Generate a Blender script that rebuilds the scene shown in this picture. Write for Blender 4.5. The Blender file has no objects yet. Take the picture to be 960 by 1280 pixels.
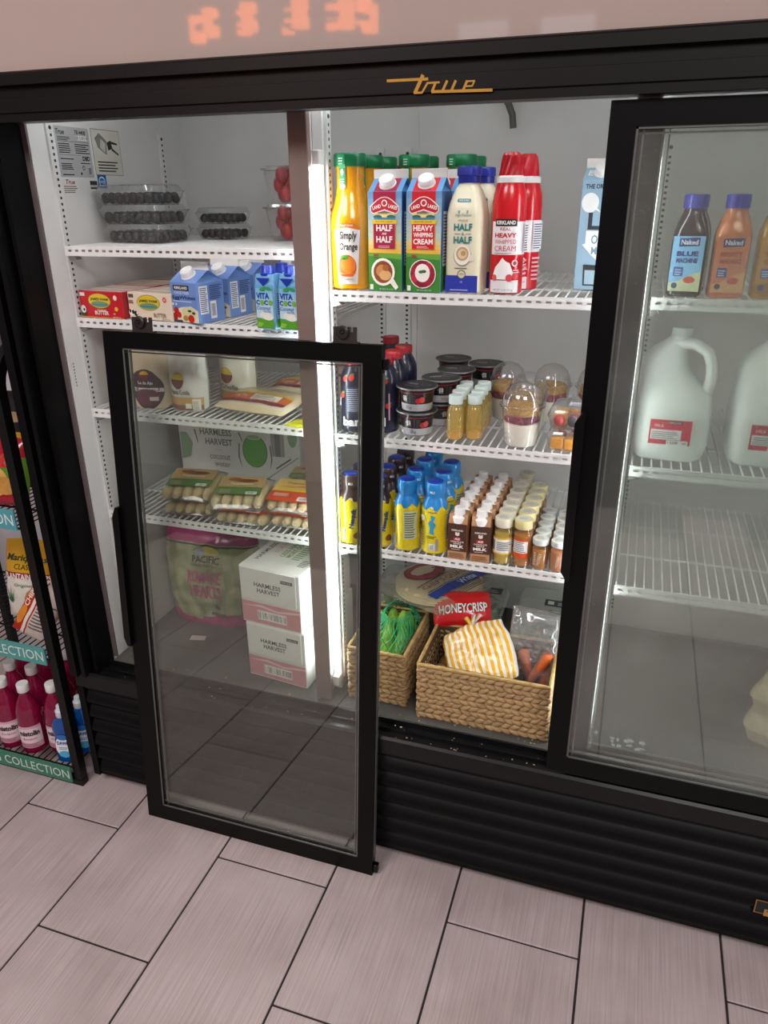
import bpy, math, random
from mathutils import Vector, Matrix, noise
R = math.radians
random.seed(7)
scene = bpy.context.scene
scene.cycles.transparent_max_bounces = 40
C = scene.collection

# ------------------------------------------------------------------ camera
cam_d = bpy.data.cameras.new('camera')
cam = bpy.data.objects.new('camera', cam_d)
C.objects.link(cam)
scene.camera = cam
_p, _y, _r = R(23.1033), R(-18.467), R(-0.4916)
_f = Vector((math.sin(_y) * math.cos(_p), math.cos(_y) * math.cos(_p), -math.sin(_p)))
_rt = Vector((math.cos(_y), -math.sin(_y), 0))
_up = _rt.cross(_f)
_r2 = math.cos(_r) * _rt + math.sin(_r) * _up
_u2 = -math.sin(_r) * _rt + math.cos(_r) * _up
_m = Matrix((_r2, _u2, -_f)).transposed().to_4x4()
_m.translation = Vector((0, -1.382, 1.5813))
cam.matrix_world = _m
cam_d.sensor_fit = 'VERTICAL'
cam_d.sensor_height = 36
cam_d.lens = 932.1 / 1280 * 36
cam_d.clip_start = 0.05

# ------------------------------------------------------------------ world, lamps, exposure
w = bpy.data.worlds.new('world')
scene.world = w
w.use_nodes = True
w.node_tree.nodes['Background'].inputs[0].default_value = (0.9, 0.86, 0.85, 1)
w.node_tree.nodes['Background'].inputs[1].default_value = 0.05
vs = scene.view_settings
vs.view_transform = 'Standard'
vs.look = 'None'
vs.gamma = 1
vs.use_curve_mapping = False
vs.exposure = 0.0

def area(name, loc, size, power, col, aim):
    l = bpy.data.lights.new(name, 'AREA')
    l.shape = 'RECTANGLE'
    l.size, l.size_y = size
    l.energy = power
    l.color = col
    o = bpy.data.objects.new(name, l)
    C.objects.link(o)
    o.location = loc
    o.rotation_euler = (Vector(aim) - Vector(loc)).to_track_quat('-Z', 'Y').to_euler()
    return o
WARM = (1.0, 0.965, 0.96)
area('ceiling_panel_light', (-1.6, -2.3, 3.15), (1.2, 1.2), 62, WARM, (-1.4, -1.6, 0))
area('ceiling_panel_light', (0.9, -2.6, 3.15), (1.2, 1.2), 62, WARM, (0.7, -1.9, 0))

# ------------------------------------------------------------------ materials
def lin(h):
    if not isinstance(h, str):
        return tuple(h)
    h = h.lstrip('#')
    o = []
    for i in (0, 2, 4):
        c = int(h[i:i + 2], 16) / 255
        o.append(c / 12.92 if c <= 0.04045 else ((c + 0.055) / 1.055) ** 2.4)
    return tuple(o)
MATS = {}
def base_nodes(name):
    m = bpy.data.materials.new(name)
    m.use_nodes = True
    nt = m.node_tree
    return m, nt, nt.nodes['Principled BSDF'], nt.nodes['Material Output']
def noise_col(nt, c, var, scale, stretch=None):
    """colour that wavers a little around c"""
    tc = nt.nodes.new('ShaderNodeTexCoord')
    n = nt.nodes.new('ShaderNodeTexNoise')
    n.inputs['Scale'].default_value = scale
    n.inputs['Detail'].default_value = 3
    if stretch:
        mp = nt.nodes.new('ShaderNodeMapping')
        mp.inputs['Scale'].default_value = stretch
        nt.links.new(tc.outputs['Object'], mp.inputs[0])
        nt.links.new(mp.outputs[0], n.inputs['Vector'])
    else:
        nt.links.new(tc.outputs['Object'], n.inputs['Vector'])
    r = nt.nodes.new('ShaderNodeValToRGB')
    r.color_ramp.elements[0].position = 0.3
    r.color_ramp.elements[1].position = 0.7
    r.color_ramp.elements[0].color = (*[max(0, x * (1 - var)) for x in c], 1)
    r.color_ramp.elements[1].color = (*[min(1, x * (1 + var)) for x in c], 1)
    nt.links.new(n.outputs[0], r.inputs[0])
    return r.outputs[0], n
def mat(name, col, rough=0.5, metal=0.0, var=0.05, scale=30, spec=0.5, coat=0, bump=0, stretch=None, sss=0, bdist=0.001):
    if name in MATS:
        return MATS[name]
    m, nt, b, out = base_nodes(name)
    c, n = noise_col(nt, lin(col), var, scale, stretch)
    nt.links.new(c, b.inputs['Base Color'])
    b.inputs['Roughness'].default_value = rough
    b.inputs['Metallic'].default_value = metal
    b.inputs['Specular IOR Level'].default_value = spec
    b.inputs['Coat Weight'].default_value = coat
    b.inputs['Coat Roughness'].default_value = 0.08
    if bump:
        bp = nt.nodes.new('ShaderNodeBump')
        bp.inputs['Strength'].default_value = bump
        bp.inputs['Distance'].default_value = bdist
        nt.links.new(n.outputs[0], bp.inputs['Height'])
        nt.links.new(bp.outputs[0], b.inputs['Normal'])
    MATS[name] = m
    return m
def clear(name, tint='#ffffff', body=0.06, bodycol='#e8e8e8', rough=0.06, edge=0.35, fog=0, fogscale=6, blur=0):
    """thin clear sheet: see-through, glossy towards grazing, with some milky body"""
    if name in MATS:
        return MATS[name]
    m, nt, b, out = base_nodes(name)
    N, L = nt.nodes, nt.links
    tr = N.new('ShaderNodeBsdfTransparent')
    tr.inputs[0].default_value = (*lin(tint), 1)
    df = N.new('ShaderNodeBsdfDiffuse')
    df.inputs[0].default_value = (*lin(bodycol), 1)
    gl = N.new('ShaderNodeBsdfGlossy')
    gl.inputs['Roughness'].default_value = rough
    lw = N.new('ShaderNodeLayerWeight')
    lw.inputs[0].default_value = 0.5
    pw = N.new('ShaderNodeMath')
    pw.operation = 'POWER'
    pw.inputs[1].default_value = 4
    L.new(lw.outputs['Facing'], pw.inputs[0])
    fr = N.new('ShaderNodeMath')
    fr.operation = 'MULTIPLY_ADD'
    fr.inputs[1].default_value = 0.9
    fr.inputs[2].default_value = 0.042
    L.new(pw.outputs[0], fr.inputs[0])
    mx = N.new('ShaderNodeMixShader')
    mx.inputs[0].default_value = body
    src = tr
    if blur:
        rf = N.new('ShaderNodeBsdfRefraction')
        rf.inputs['IOR'].default_value = 1.02
        rf.inputs['Roughness'].default_value = 0.25
        mb = N.new('ShaderNodeMixShader')
        mb.inputs[0].default_value = blur
        L.new(tr.outputs[0], mb.inputs[1])
        L.new(rf.outputs[0], mb.inputs[2])
        src = mb
    if fog:
        tc = N.new('ShaderNodeTexCoord')
        nz = N.new('ShaderNodeTexNoise')
        nz.inputs['Scale'].default_value = fogscale
        nz.inputs['Detail'].default_value = 5
        L.new(tc.outputs['Object'], nz.inputs['Vector'])
        mr = N.new('ShaderNodeMapRange')
        mr.inputs[1].default_value = 0.35
        mr.inputs[2].default_value = 0.75
        mr.inputs[3].default_value = body
        mr.inputs[4].default_value = fog
        L.new(nz.outputs[0], mr.inputs[0])
        L.new(mr.outputs[0], mx.inputs[0])
    L.new(src.outputs[0], mx.inputs[1])
    L.new(df.outputs[0], mx.inputs[2])
    mg = N.new('ShaderNodeMixShader')
    k = N.new('ShaderNodeMath')
    k.operation = 'MULTIPLY'
    k.inputs[1].default_value = edge / 0.35
    L.new(fr.outputs[0], k.inputs[0])
    L.new(k.outputs[0], mg.inputs[0])
    L.new(mx.outputs[0], mg.inputs[1])
    L.new(gl.outputs[0], mg.inputs[2])
    L.new(mg.outputs[0], out.inputs[0])
    MATS[name] = m
    return m
def printed(name, rough=0.4, coat=0.0, alpha=1.0):
    """flat print: ink colour stored on the faces, with a faint paper grain"""
    if name in MATS:
        return MATS[name]
    m, nt, b, out = base_nodes(name)
    a = nt.nodes.new('ShaderNodeVertexColor')
    a.layer_name = 'Col'
    tc = nt.nodes.new('ShaderNodeTexCoord')
    n = nt.nodes.new('ShaderNodeTexNoise')
    n.inputs['Scale'].default_value = 60
    nt.links.new(tc.outputs['Object'], n.inputs['Vector'])
    mr = nt.nodes.new('ShaderNodeMapRange')
    mr.inputs[3].default_value = 0.94
    mr.inputs[4].default_value = 1.04
    nt.links.new(n.outputs[0], mr.inputs[0])
    mx = nt.nodes.new('ShaderNodeVectorMath')
    mx.operation = 'SCALE'
    nt.links.new(a.outputs[0], mx.inputs[0])
    nt.links.new(mr.outputs[0], mx.inputs['Scale'])
    nt.links.new(mx.outputs[0], b.inputs['Base Color'])
    b.inputs['Roughness'].default_value = rough
    b.inputs['Coat Weight'].default_value = coat
    b.inputs['Coat Roughness'].default_value = 0.1
    if alpha < 1:
        b.inputs['Alpha'].default_value = alpha
    MATS[name] = m
    return m
def glow(name, col, s):
    if name in MATS:
        return MATS[name]
    m, nt, b, out = base_nodes(name)
    c, n = noise_col(nt, lin(col), 0.04, 20)
    nt.links.new(c, b.inputs['Base Color'])
    nt.links.new(c, b.inputs['Emission Color'])
    b.inputs['Emission Strength'].default_value = s
    MATS[name] = m
    return m

# ------------------------------------------------------------------ mesh helpers
class G:
    def __init__(s):
        s.v, s.f, s.c = [], [], []
    def add(s, vs_, fs, col=None):
        b = len(s.v)
        s.v += [tuple(p) for p in vs_]
        s.f += [tuple(b + i for i in f) for f in fs]
        s.c += [col] * len(fs)
        return s
    def box(s, x0, y0, z0, x1, y1, z1, col=None):
        v = [(x, y, z) for z in (z0, z1) for y in (y0, y1) for x in (x0, x1)]
        return s.add(v, [(0, 2, 3, 1), (4, 5, 7, 6), (0, 1, 5, 4), (2, 6, 7, 3), (0, 4, 6, 2), (1, 3, 7, 5)], col)
    def bev(s, x0, y0, z0, x1, y1, z1, r=0.002, col=None):
        """box with chamfered upright and flat edges"""
        def ring(z, i):
            a0, a1, b0, b1 = x0 + i, x1 - i, y0 + i, y1 - i
            k = r * 1.0
            return [(a0 + k, b0, z), (a1 - k, b0, z), (a1, b0 + k, z), (a1, b1 - k, z), (a1 - k, b1, z), (a0 + k, b1, z), (a0, b1 - k, z), (a0, b0 + k, z)]
        return s.loft([ring(z0, r), ring(z0 + r, 0), ring(z1 - r, 0), ring(z1, r)], col=col)
    def loft(s, rings, caps=(1, 1), col=None, closed=True):
        n = len(rings[0])
        v = [p for r in rings for p in r]
        f = []
        for i in range(len(rings) - 1):
            for j in range(n if closed else n - 1):
                a, b = i * n + j, i * n + (j + 1) % n
                f.append((a, b, b + n, a + n))
        if caps[0]:
            f.append(tuple(reversed(range(n))))
        if caps[1]:
            f.append(tuple(range((len(rings) - 1) * n, len(rings) * n)))
        return s.add(v, f, col)
    def lathe(s, prof, n=20, cx=0, cy=0, caps=(1, 1), col=None):
        return s.loft([ring(cx, cy, z, r, r, n) for r, z in prof], caps, col)
    def tube(s, pts, r, n=6, col=None):
        pts = [Vector(p) for p in pts]
        rings = []
        for i, p in enumerate(pts):
            d = (pts[min(i + 1, len(pts) - 1)] - pts[max(i - 1, 0)]).normalized()
            a = d.cross(Vector((0, 0, 1)) if abs(d.z) < .9 else Vector((1, 0, 0))).normalized()
            b = d.cross(a)
            rings.append([p + (a * math.cos(2 * math.pi * k / n) + b * math.sin(2 * math.pi * k / n)) * r for k in range(n)])
        return s.loft(rings, col=col)
    def blob(s, c, rad, n=8, m=5, rot=None, col=None):
        M = rot or Matrix.Identity(3)
        c = Vector(c)
        rings = []
        for i in range(1, m):
            a = math.pi * i / m
            rings.append([c + M @ Vector((rad[0] * math.sin(a) * math.cos(2 * math.pi * k / n), rad[1] * math.sin(a) * math.sin(2 * math.pi * k / n), -rad[2] * math.cos(a))) for k in range(n)])
        b = len(s.v)
        s.loft(rings, (0, 0), col)
        t0 = len(s.v)
        s.v += [tuple(c + M @ Vector((0, 0, -rad[2]))), tuple(c + M @ Vector((0, 0, rad[2])))]
        l = b + (m - 2) * n
        for k in range(n):
            s.f.append((t0, b + (k + 1) % n, b + k))
            s.f.append((t0 + 1, l + k, l + (k + 1) % n))
            s.c += [col, col]
        return s
    def prism(s, poly, y0, y1, col=None):
        """polygon in (x,z), extruded along y"""
        return s.loft([[(x, y0, z) for x, z in poly], [(x, y1, z) for x, z in poly]], col=col)
    def prismx(s, poly, x0, x1, col=None):
        """polygon in (y,z), extruded along x"""
        return s.loft([[(x0, y, z) for y, z in poly], [(x1, y, z) for y, z in poly]], col=col)
def ring(cx, cy, z, rx, ry, n=20, p=2.0, a0=0.0):
    o = []
    for k in range(n):
        a = 2 * math.pi * k / n + a0
        c, q = math.cos(a), math.sin(a)
        o.append((cx + rx * math.copysign(abs(c) ** (2 / p), c), cy + ry * math.copysign(abs(q) ** (2 / p), q), z))
    return o
def obj(name, g, m, parent=None, ang=35, label=None, kind=None):
    me = bpy.data.meshes.new(name)
    me.from_pydata(g.v, [], g.f)
    if any(c is not None for c in g.c):
        at = me.color_attributes.new('Col', 'FLOAT_COLOR', 'CORNER')
        buf = []
        for f, c in zip(g.f, g.c):
            buf += [*lin(c or '#ffffff'), 1.0] * len(f)
        at.data.foreach_set('color', buf)
    import bmesh
    bm = bmesh.new()
    bm.from_mesh(me)
    if not getattr(g, 'keep', False):
        bmesh.ops.recalc_face_normals(bm, faces=bm.faces)
    bm.to_mesh(me)
    bm.free()
    if ang:
        me.polygons.foreach_set('use_smooth', [True] * len(me.polygons))
        me.set_sharp_from_angle(angle=R(ang))
    me.materials.append(m)
    o = bpy.data.objects.new(name, me)
    C.objects.link(o)
    if parent is not None:
        o.parent = parent
    if label:
        o['label'] = label
    if kind:
        o['kind'] = kind
    return o
def tag(o, label, cat, group=None, kind=None):
    o['label'] = label
    o['category'] = cat
    if group:
        o['group'] = group
    if kind:
        o['kind'] = kind
    return o
def thing(name, label, cat, loc=(0, 0, 0), rz=0, group=None, rot=None):
    o = bpy.data.objects.new(name, None)
    C.objects.link(o)
    o.empty_display_size = 0.02
    o.location = loc
    o.rotation_euler = rot if rot else (0, 0, R(rz))
    return tag(o, label, cat, group)
def dup(root, loc, rz=None, label=None, group=None, rot=None):
    r = root.copy()
    C.objects.link(r)
    r.location = loc
    if rz is not None:
        r.rotation_euler = (0, 0, R(rz))
    if rot is not None:
        r.rotation_euler = rot
    if label:
        r['label'] = label
    if group:
        r['group'] = group
    for ch in list(root.children):
        c = ch.copy()
        C.objects.link(c)
        c.parent = r
        for gch in list(ch.children):
            d = gch.copy()
            C.objects.link(d)
            d.parent = c
    return r
ORD = ['first', 'second', 'third', 'fourth', 'fifth', 'sixth', 'seventh', 'eighth', 'ninth', 'tenth']
def row(root, spots, labels, group, rz=None):
    """root stands on the first spot, copies on the others"""
    root.location = spots[0]
    root['label'] = labels[0]
    root['group'] = group
    out = [root]
    for i, (s, l) in enumerate(zip(spots[1:], labels[1:])):
        out.append(dup(root, s, rz if rz is None else rz + random.uniform(-6, 6), l, group))
    return out

# ------------------------------------------------------------------ print (flat lettering and pictures on packages)
_GL = {}
def glyphs(t, bold, shear):
    k = (t, bold, shear)
    if k not in _GL:
        cu = bpy.data.curves.new('t', 'FONT')
        cu.body = t
        cu.offset = bold
        cu.shear = shear
        cu.resolution_u = 2
        o = bpy.data.objects.new('t', cu)
        me = bpy.data.meshes.new_from_object(o)
        v = [(p.co.x, p.co.y) for p in me.vertices]
        f = [tuple(p.vertices) for p in me.polygons]
        bpy.data.objects.remove(o)
        bpy.data.curves.remove(cu)
        bpy.data.meshes.remove(me)
        _GL[k] = (v, f)
    return _GL[k]
class Decal:
    def __init__(s, mp, step=0.012, eps=0.00012, base=0.0001):
        s.mp, s.st, s.eps, s.base, s.k = mp, step, eps, base, 0
        s.g = G()
        s.g.keep = True
    def _add(s, pts, faces, col):
        s.k += 1
        e = s.base + s.eps * s.k
        s.g.add([s.mp(u, v, e) for u, v in pts], faces, col)
        return s
    def rect(s, u0, v0, u1, v1, col):
        nu = max(1, math.ceil((u1 - u0) / s.st))
        nv = max(1, math.ceil((v1 - v0) / s.st))
        pts = [(u0 + (u1 - u0) * i / nu, v0 + (v1 - v0) * j / nv) for j in range(nv + 1) for i in range(nu + 1)]
        f = [(j * (nu + 1) + i, j * (nu + 1) + i + 1, (j + 1) * (nu + 1) + i + 1, (j + 1) * (nu + 1) + i) for j in range(nv) for i in range(nu)]
        return s._add(pts, f, col)
    def grad(s, u0, v0, u1, v1, c0, c1, n=6):
        a, b = lin(c0), lin(c1)
        for i in range(n):
            t = (i + .5) / n
            s.k -= 1 if i else 0
            s.rect(u0, v0 + (v1 - v0) * i / n, u1, v0 + (v1 - v0) * (i + 1) / n, tuple(a[j] + (b[j] - a[j]) * t for j in range(3)))
        return s
    def poly(s, pts, col):
        a = sum(pts[i][0] * pts[(i + 1) % len(pts)][1] - pts[(i + 1) % len(pts)][0] * pts[i][1] for i in range(len(pts)))
        if a < 0:
            pts = pts[::-1]
        if s.st > .02:
            return s._add(pts, [tuple(range(len(pts)))], col)
        # on a curved surface: fine rings round the middle so the print hugs it
        cu, cv = sum(p[0] for p in pts) / len(pts), sum(p[1] for p in pts) / len(pts)
        bd = []
        for a, b in zip(pts, pts[1:] + pts[:1]):
            m = max(1, math.ceil(math.hypot(a[0] - b[0], a[1] - b[1]) / s.st))
            bd += [(a[0] + (b[0] - a[0]) * i / m, a[1] + (b[1] - a[1]) * i / m) for i in range(m)]
        k = max(1, math.ceil(max(math.hypot(p[0] - cu, p[1] - cv) for p in bd) / s.st))
        n = len(bd)
        P_ = [(cu, cv)] + [(cu + (p[0] - cu) * j / k, cv + (p[1] - cv) * j / k) for j in range(1, k + 1) for p in bd]
        F_ = [(0, 1 + i, 1 + (i + 1) % n) for i in range(n)]
        for j in range(k - 1):
            F_ += [(1 + j * n + i, 1 + (j + 1) * n + i, 1 + (j + 1) * n + (i + 1) % n, 1 + j * n + (i + 1) % n) for i in range(n)]
        return s._add(P_, F_, col)
    def ell(s, u, v, ru, rv, col, n=16, a0=0, a1=360):
        full = a1 - a0 >= 360
        m = n if full else n + 1
        return s.poly([(u + ru * math.cos(R(a0 + (a1 - a0) * i / n)), v + rv * math.sin(R(a0 + (a1 - a0) * i / n))) for i in range(m)], col)
    def text(s, t, u, v, h, col, w=None, bold=0.0, shear=0.0, rot=0, align='c'):
        vs_, fs = glyphs(t, bold, shear)
        if not vs_:
            return s
        x0, x1 = min(p[0] for p in vs_), max(p[0] for p in vs_)
        y0, y1 = min(p[1] for p in vs_), max(p[1] for p in vs_)
        sy = h / (y1 - y0)
        sx = w / (x1 - x0) if w else sy
        ox = {'c': (x0 + x1) / 2, 'l': x0, 'r': x1}[align]
        ca, sa = math.cos(R(rot)), math.sin(R(rot))
        pts = []
        for x, y in vs_:
            a, b = (x - ox) * sx, (y - (y0 + y1) / 2) * sy
            pts.append((u + a * ca - b * sa, v + a * sa + b * ca))
        return s._add(pts, fs, col)
    def lines(s, u0, v0, u1, v1, n, col, fill=0.45, ragged=True):
        """rows of print too small to read"""
        p = (v1 - v0) / n
        for i in range(n):
            s.k -= 1 if i else 0
            e = (u1 - u0) * (random.uniform(.0, .25) if ragged else 0)
            s.rect(u0, v0 + p * i, u1 - e, v0 + p * (i + fill), col)
        return s
    def bars(s, u0, v0, u1, v1, n=14, col='#111111'):
        """bar code"""
        s.rect(u0, v0, u1, v1, '#f4f4f0')
        p = (u1 - u0) / n
        for i in range(n):
            s.k -= 1 if i else 0
            s.rect(u0 + p * (i + .2), v0 + .1 * (v1 - v0), u0 + p * (i + .2 + random.choice((.25, .45, .6))), v1 - .1 * (v1 - v0), col)
        return s
    def build(s, name, parent, m=None, label=None):
        return obj(name, s.g, m or printed('printed_paper'), parent, ang=0, label=label)
def flat(o, u, v):
    o, u, v = Vector(o), Vector(u).normalized(), Vector(v).normalized()
    n = u.cross(v)
    return lambda a, b, e: o + u * a + v * b + n * e
def front(y):
    return lambda a, b, e: (a, y - e, b)
def cyl(rf, r0, rot=0):
    def f(a, b, e):
        r = (rf(b) if callable(rf) else rf) + e
        t = a / r0 + R(rot)
        return (r * math.sin(t), -r * math.cos(t), b)
    return f
def prof_r(prof):
    """radius at height z of a lathe profile"""
    def f(z):
        for (r0, z0), (r1, z1) in zip(prof, prof[1:]):
            if z0 <= z <= z1 and z1 > z0:
                return r0 + (r1 - r0) * (z - z0) / (z1 - z0)
        return prof[0][0] if z < prof[0][1] else prof[-1][0]
    return f
def struct(name, g, m, label=None, parent=None, ang=35):
    o = obj(name, g, m, parent, ang)
    if parent is None:
        o['kind'] = 'structure'
    if label:
        o['label'] = label
    return o

# ------------------------------------------------------------------ shared materials
M_black = mat('black_coated_metal', '#08080a', 0.45, var=.15, scale=14, spec=.16)
M_blackgloss = mat('black_gloss_trim', '#060607', 0.28, var=.1, spec=.3)
M_white = mat('white_liner', '#d9d8d6', 0.38, var=.03, scale=8)
M_wire = mat('white_epoxy_wire', '#e6e6e4', 0.35, var=.03)
M_grey = mat('grey_floor_pan', '#5d5c58', 0.35, metal=.2, var=.1, scale=12)
M_steel = mat('zinc_steel', '#9a9a98', 0.35, metal=.8, var=.08)
M_print = printed('printed_paper')
M_gloss = printed('printed_film', 0.22, coat=.3)
M_wcap = mat('white_plastic', '#ececea', 0.3, var=.02)
M_clear = clear('clear_plastic', '#fbfbfb', 0.05, edge=.5)
M_film = clear('clear_film', '#fbfbfb', 0.06, edge=.6, rough=.12)
# ================================================================== THE SETTING
A = 0.305
X0 = -1.481
g = G().box(-4.6, -4.6, -0.03, 3.2, 1.0, -0.0035)
floor = struct('floor', g, mat('dark_grout', '#2a2422', 0.8, var=.2), 'pale grey-pink porcelain tiled floor with dark grout')
def tile_mat():
    m, nt, b, out = base_nodes('porcelain_tile')
    tc = nt.nodes.new('ShaderNodeTexCoord')
    oi = nt.nodes.new('ShaderNodeObjectInfo')
    mp = nt.nodes.new('ShaderNodeMapping')
    mp.inputs['Scale'].default_value = (260, 5, 5)
    ad = nt.nodes.new('ShaderNodeVectorMath')
    ad.operation = 'ADD'
    nt.links.new(tc.outputs['Object'], ad.inputs[0])
    nt.links.new(oi.outputs['Location'], ad.inputs[1])
    nt.links.new(ad.outputs[0], mp.inputs[0])
    n = nt.nodes.new('ShaderNodeTexNoise')
    n.inputs['Scale'].default_value = 1
    n.inputs['Detail'].default_value = 2
    nt.links.new(mp.outputs[0], n.inputs['Vector'])
    n2 = nt.nodes.new('ShaderNodeTexNoise')
    n2.inputs['Scale'].default_value = 5
    n2.inputs['Detail'].default_value = 6
    nt.links.new(ad.outputs[0], n2.inputs['Vector'])
    r = nt.nodes.new('ShaderNodeValToRGB')
    r.color_ramp.elements[0].position = .3
    r.color_ramp.elements[0].color = (*lin('#b4a4a3'), 1)
    r.color_ramp.elements[1].position = .7
    r.color_ramp.elements[1].color = (*lin('#c8b9b8'), 1)
    nt.links.new(n.outputs[0], r.inputs[0])
    r2 = nt.nodes.new('ShaderNodeValToRGB')
    r2.color_ramp.elements[0].position = .25
    r2.color_ramp.elements[0].color = (.80, .78, .77, 1)
    r2.color_ramp.elements[1].position = .6
    r2.color_ramp.elements[1].color = (1, 1, 1, 1)
    nt.links.new(n2.outputs[0], r2.inputs[0])
    mx = nt.nodes.new('ShaderNodeMix')
    mx.data_type = 'RGBA'
    mx.blend_type = 'MULTIPLY'
    mx.inputs[0].default_value = 1
    nt.links.new(r.outputs[0], mx.inputs[6])
    nt.links.new(r2.outputs[0], mx.inputs[7])
    nt.links.new(mx.outputs[2], b.inputs['Base Color'])
    b.inputs['Roughness'].default_value = .42
    bp = nt.nodes.new('ShaderNodeBump')
    bp.inputs['Strength'].default_value = .12
    bp.inputs['Distance'].default_value = .001
    nt.links.new(n.outputs[0], bp.inputs['Height'])
    nt.links.new(bp.outputs[0], b.inputs['Normal'])
    return m
M_tile = tile_mat()
tm = None
J = 0.0026
for k in range(-9, 13):
    for j in range(-4, 2):
        y1 = -0.162 + 0.61 * j + (0 if k % 2 == 0 else 0.305) + 0.61
        x = X0 + k * A
        if tm is None:
            tm = obj('tile', G().bev(J, -0.61 + J, -0.006, A - J, -J, 0, .0012), M_tile, floor, 30)
            t = tm
        else:
            t = bpy.data.objects.new('tile', tm.data)
            C.objects.link(t)
            t.parent = floor
        t.location = (x, y1, 0)
M_wall = mat('painted_wall', '#c9c7c6', 0.8, var=.03, scale=3)
struct('wall_back', G().box(-4.6, 0.98, 0, 3.2, 1.05, 3.3), M_wall, 'pale painted wall behind the cooler')
struct('wall_left', G().box(-4.67, -4.6, 0, -4.6, 1.05, 3.3), M_wall, 'pale painted side wall')
struct('wall_right', G().box(3.2, -4.6, 0, 3.27, 1.05, 3.3), M_wall, 'pale painted side wall')
struct('wall_front', G().box(-4.67, -4.67, 0, 3.27, -4.6, 3.3), mat('painted_wall_far', '#ab9f9b', .85, var=.04, scale=3), 'pale painted wall opposite the cooler')
struct('ceiling', G().box(-4.67, -4.67, 3.3, 3.27, 1.05, 3.36), M_wall, 'pale ceiling')
# transom windows and a glazed door opposite the cooler, seen only as reflections
def window(name, x0, x1, z0, z1, s):
    fr = G()
    t = .03
    for b in ((x0, z0, x1, z0 + t), (x0, z1 - t, x1, z1), (x0, z0, x0 + t, z1), (x1 - t, z0, x1, z1)):
        fr.box(b[0], -4.6, b[1], b[2], -4.57, b[3])
    o = struct(name, fr, M_wcap)
    p = obj('pane', G().box(x0 + t, -4.595, z0 + t, x1 - t, -4.585, z1 - t), glow('daylit_glass', '#dfe8f5', s), o)
    return o
window('window_1', -1.42, -1.02, 2.50, 2.68, 1.6)
window('window_2', -0.86, -0.45, 2.50, 2.68, 1.6)

# ================================================================== THE COOLER
cooler = thing('display_cooler', 'black three-bay sliding-door merchandiser cooler with white lit interior', 'refrigerator')
XL, XR, YF, YB, ZF, ZC = -1.265, 0.63, 0.05, 0.64, 0.40, 1.80
g = G()
g.box(XL - .02, YF + .005, ZF - .02, XL, YB, ZC)
g.box(XR, YF + .005, ZF - .02, XR + .02, YB, ZC)
g.box(XL - .02, YB, ZF - .02, XR + .02, YB + .02, ZC)
g.box(XL - .02, YF + .005, ZC, XR + .02, YB + .02, ZC + .02)
obj('liner', g, M_white, cooler, label='white interior liner walls')
obj('floor_pan', G().box(XL, YF - .02, ZF - .02, XR, YB, ZF), M_grey, cooler, label='grey interior floor')
g = G()
g.box(-1.345, .0, .035, -1.286, .70, 2.02)
g.box(.651, .0, .035, .715, .70, 2.02)
g.box(-1.286, .661, .035, .651, .70, 2.02)
g.box(-1.286, .12, 1.98, .651, .661, 2.02)
g.box(-1.286, .02, .035, .651, .661, .06)
obj('cabinet_shell', g, M_black, cooler)
# left and right door jambs with their two grooves
for xs in (1, -1):
    g = G()
    o = -1.345 if xs == 1 else .715
    for a, b, y0, y1 in ((0, .022, -.05, .0), (.022, .034, -.018, .0), (.034, .046, -.046, .05), (.046, .056, -.005, .05), (.056, .066, -.02, .05)):
        g.box(min(o + xs * a, o + xs * b), y0, .385, max(o + xs * a, o + xs * b), y1, 1.72)
    obj('door_jamb', g, M_black, cooler, label='black grooved door jamb')
    g = G().box(min(o + xs * .062, o + xs * .079), .05, .40, max(o + xs * .062, o + xs * .079), .0545, 1.78)
    obj('gasket', g, mat('mauve_grey_gasket', '#6d6263', .5), cooler)
# header
g = G().prismx([(-.0495, 1.7165), (-.048, 1.7165), (.05, 1.722), (.05, 1.80), (-.05, 1.80), (-.052, 1.797), (-.052, 1.779), (-.040, 1.776), (-.040, 1.7585), (-.0535, 1.756), (-.0535, 1.732), (-.0495, 1.730)], -1.345, .715)
obj('header', g, mat('header_trim', '#0f0c0d', .42, var=.12, scale=6, spec=.25), cooler, 20, label='black header rail over the doors')
obj('sign_panel', G().bev(-1.335, -.038, 1.80, .705, .02, 2.02, .004), mat('cream_acrylic_sign', '#b3a099', .04, var=.02, scale=3, spec=.6), cooler, label='blank glossy cream sign panel above the header')
# gold script lettering on the header
d = Decal(front(-.0535), step=.05, eps=.00004)
def lg(pts, wd=15):
    """stroke in crop pixels of the lettering -> polygon on the header"""
    def q(x, y):
        return (-.4325 + (x - 85) * .175 / 745, 1.7495 - (y - (222 - .068 * (x - 85))) * .175 / 745)
    for (a, b), (c, e) in zip(pts, pts[1:]):
        dx, dy = c - a, e - b
        l = math.hypot(dx, dy)
        nx, ny = -dy / l * wd / 2, dx / l * wd / 2
        ex, ey = dx / l * 3, dy / l * 3
        d.poly([q(a + nx - ex, b + ny - ey), q(c + nx + ex, e + ny + ey), q(c - nx + ex, e - ny + ey), q(a - nx - ex, b - ny - ey)], '#b98a3c')
lg([(88, 215), (380, 197)], 17)
lg([(345, 176), (290, 283)], 24)
lg([(283, 284), (340, 280), (376, 226)], 13)
lg([(374, 222), (462, 215)], 12)
lg([(434, 222), (412, 272)], 17)
lg([(410, 273), (828, 252)], 18)
lg([(516, 206), (488, 262)], 17)
lg([(576, 204), (548, 262)], 17)
lg([(655, 203), (630, 258)], 17)
lg([(650, 205), (706, 201), (692, 231), (640, 235)], 10)
d.build('brand_lettering', cooler, mat('gold_lettering', '#c8963f', .3, metal=.3), label='gold script word true')
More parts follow.
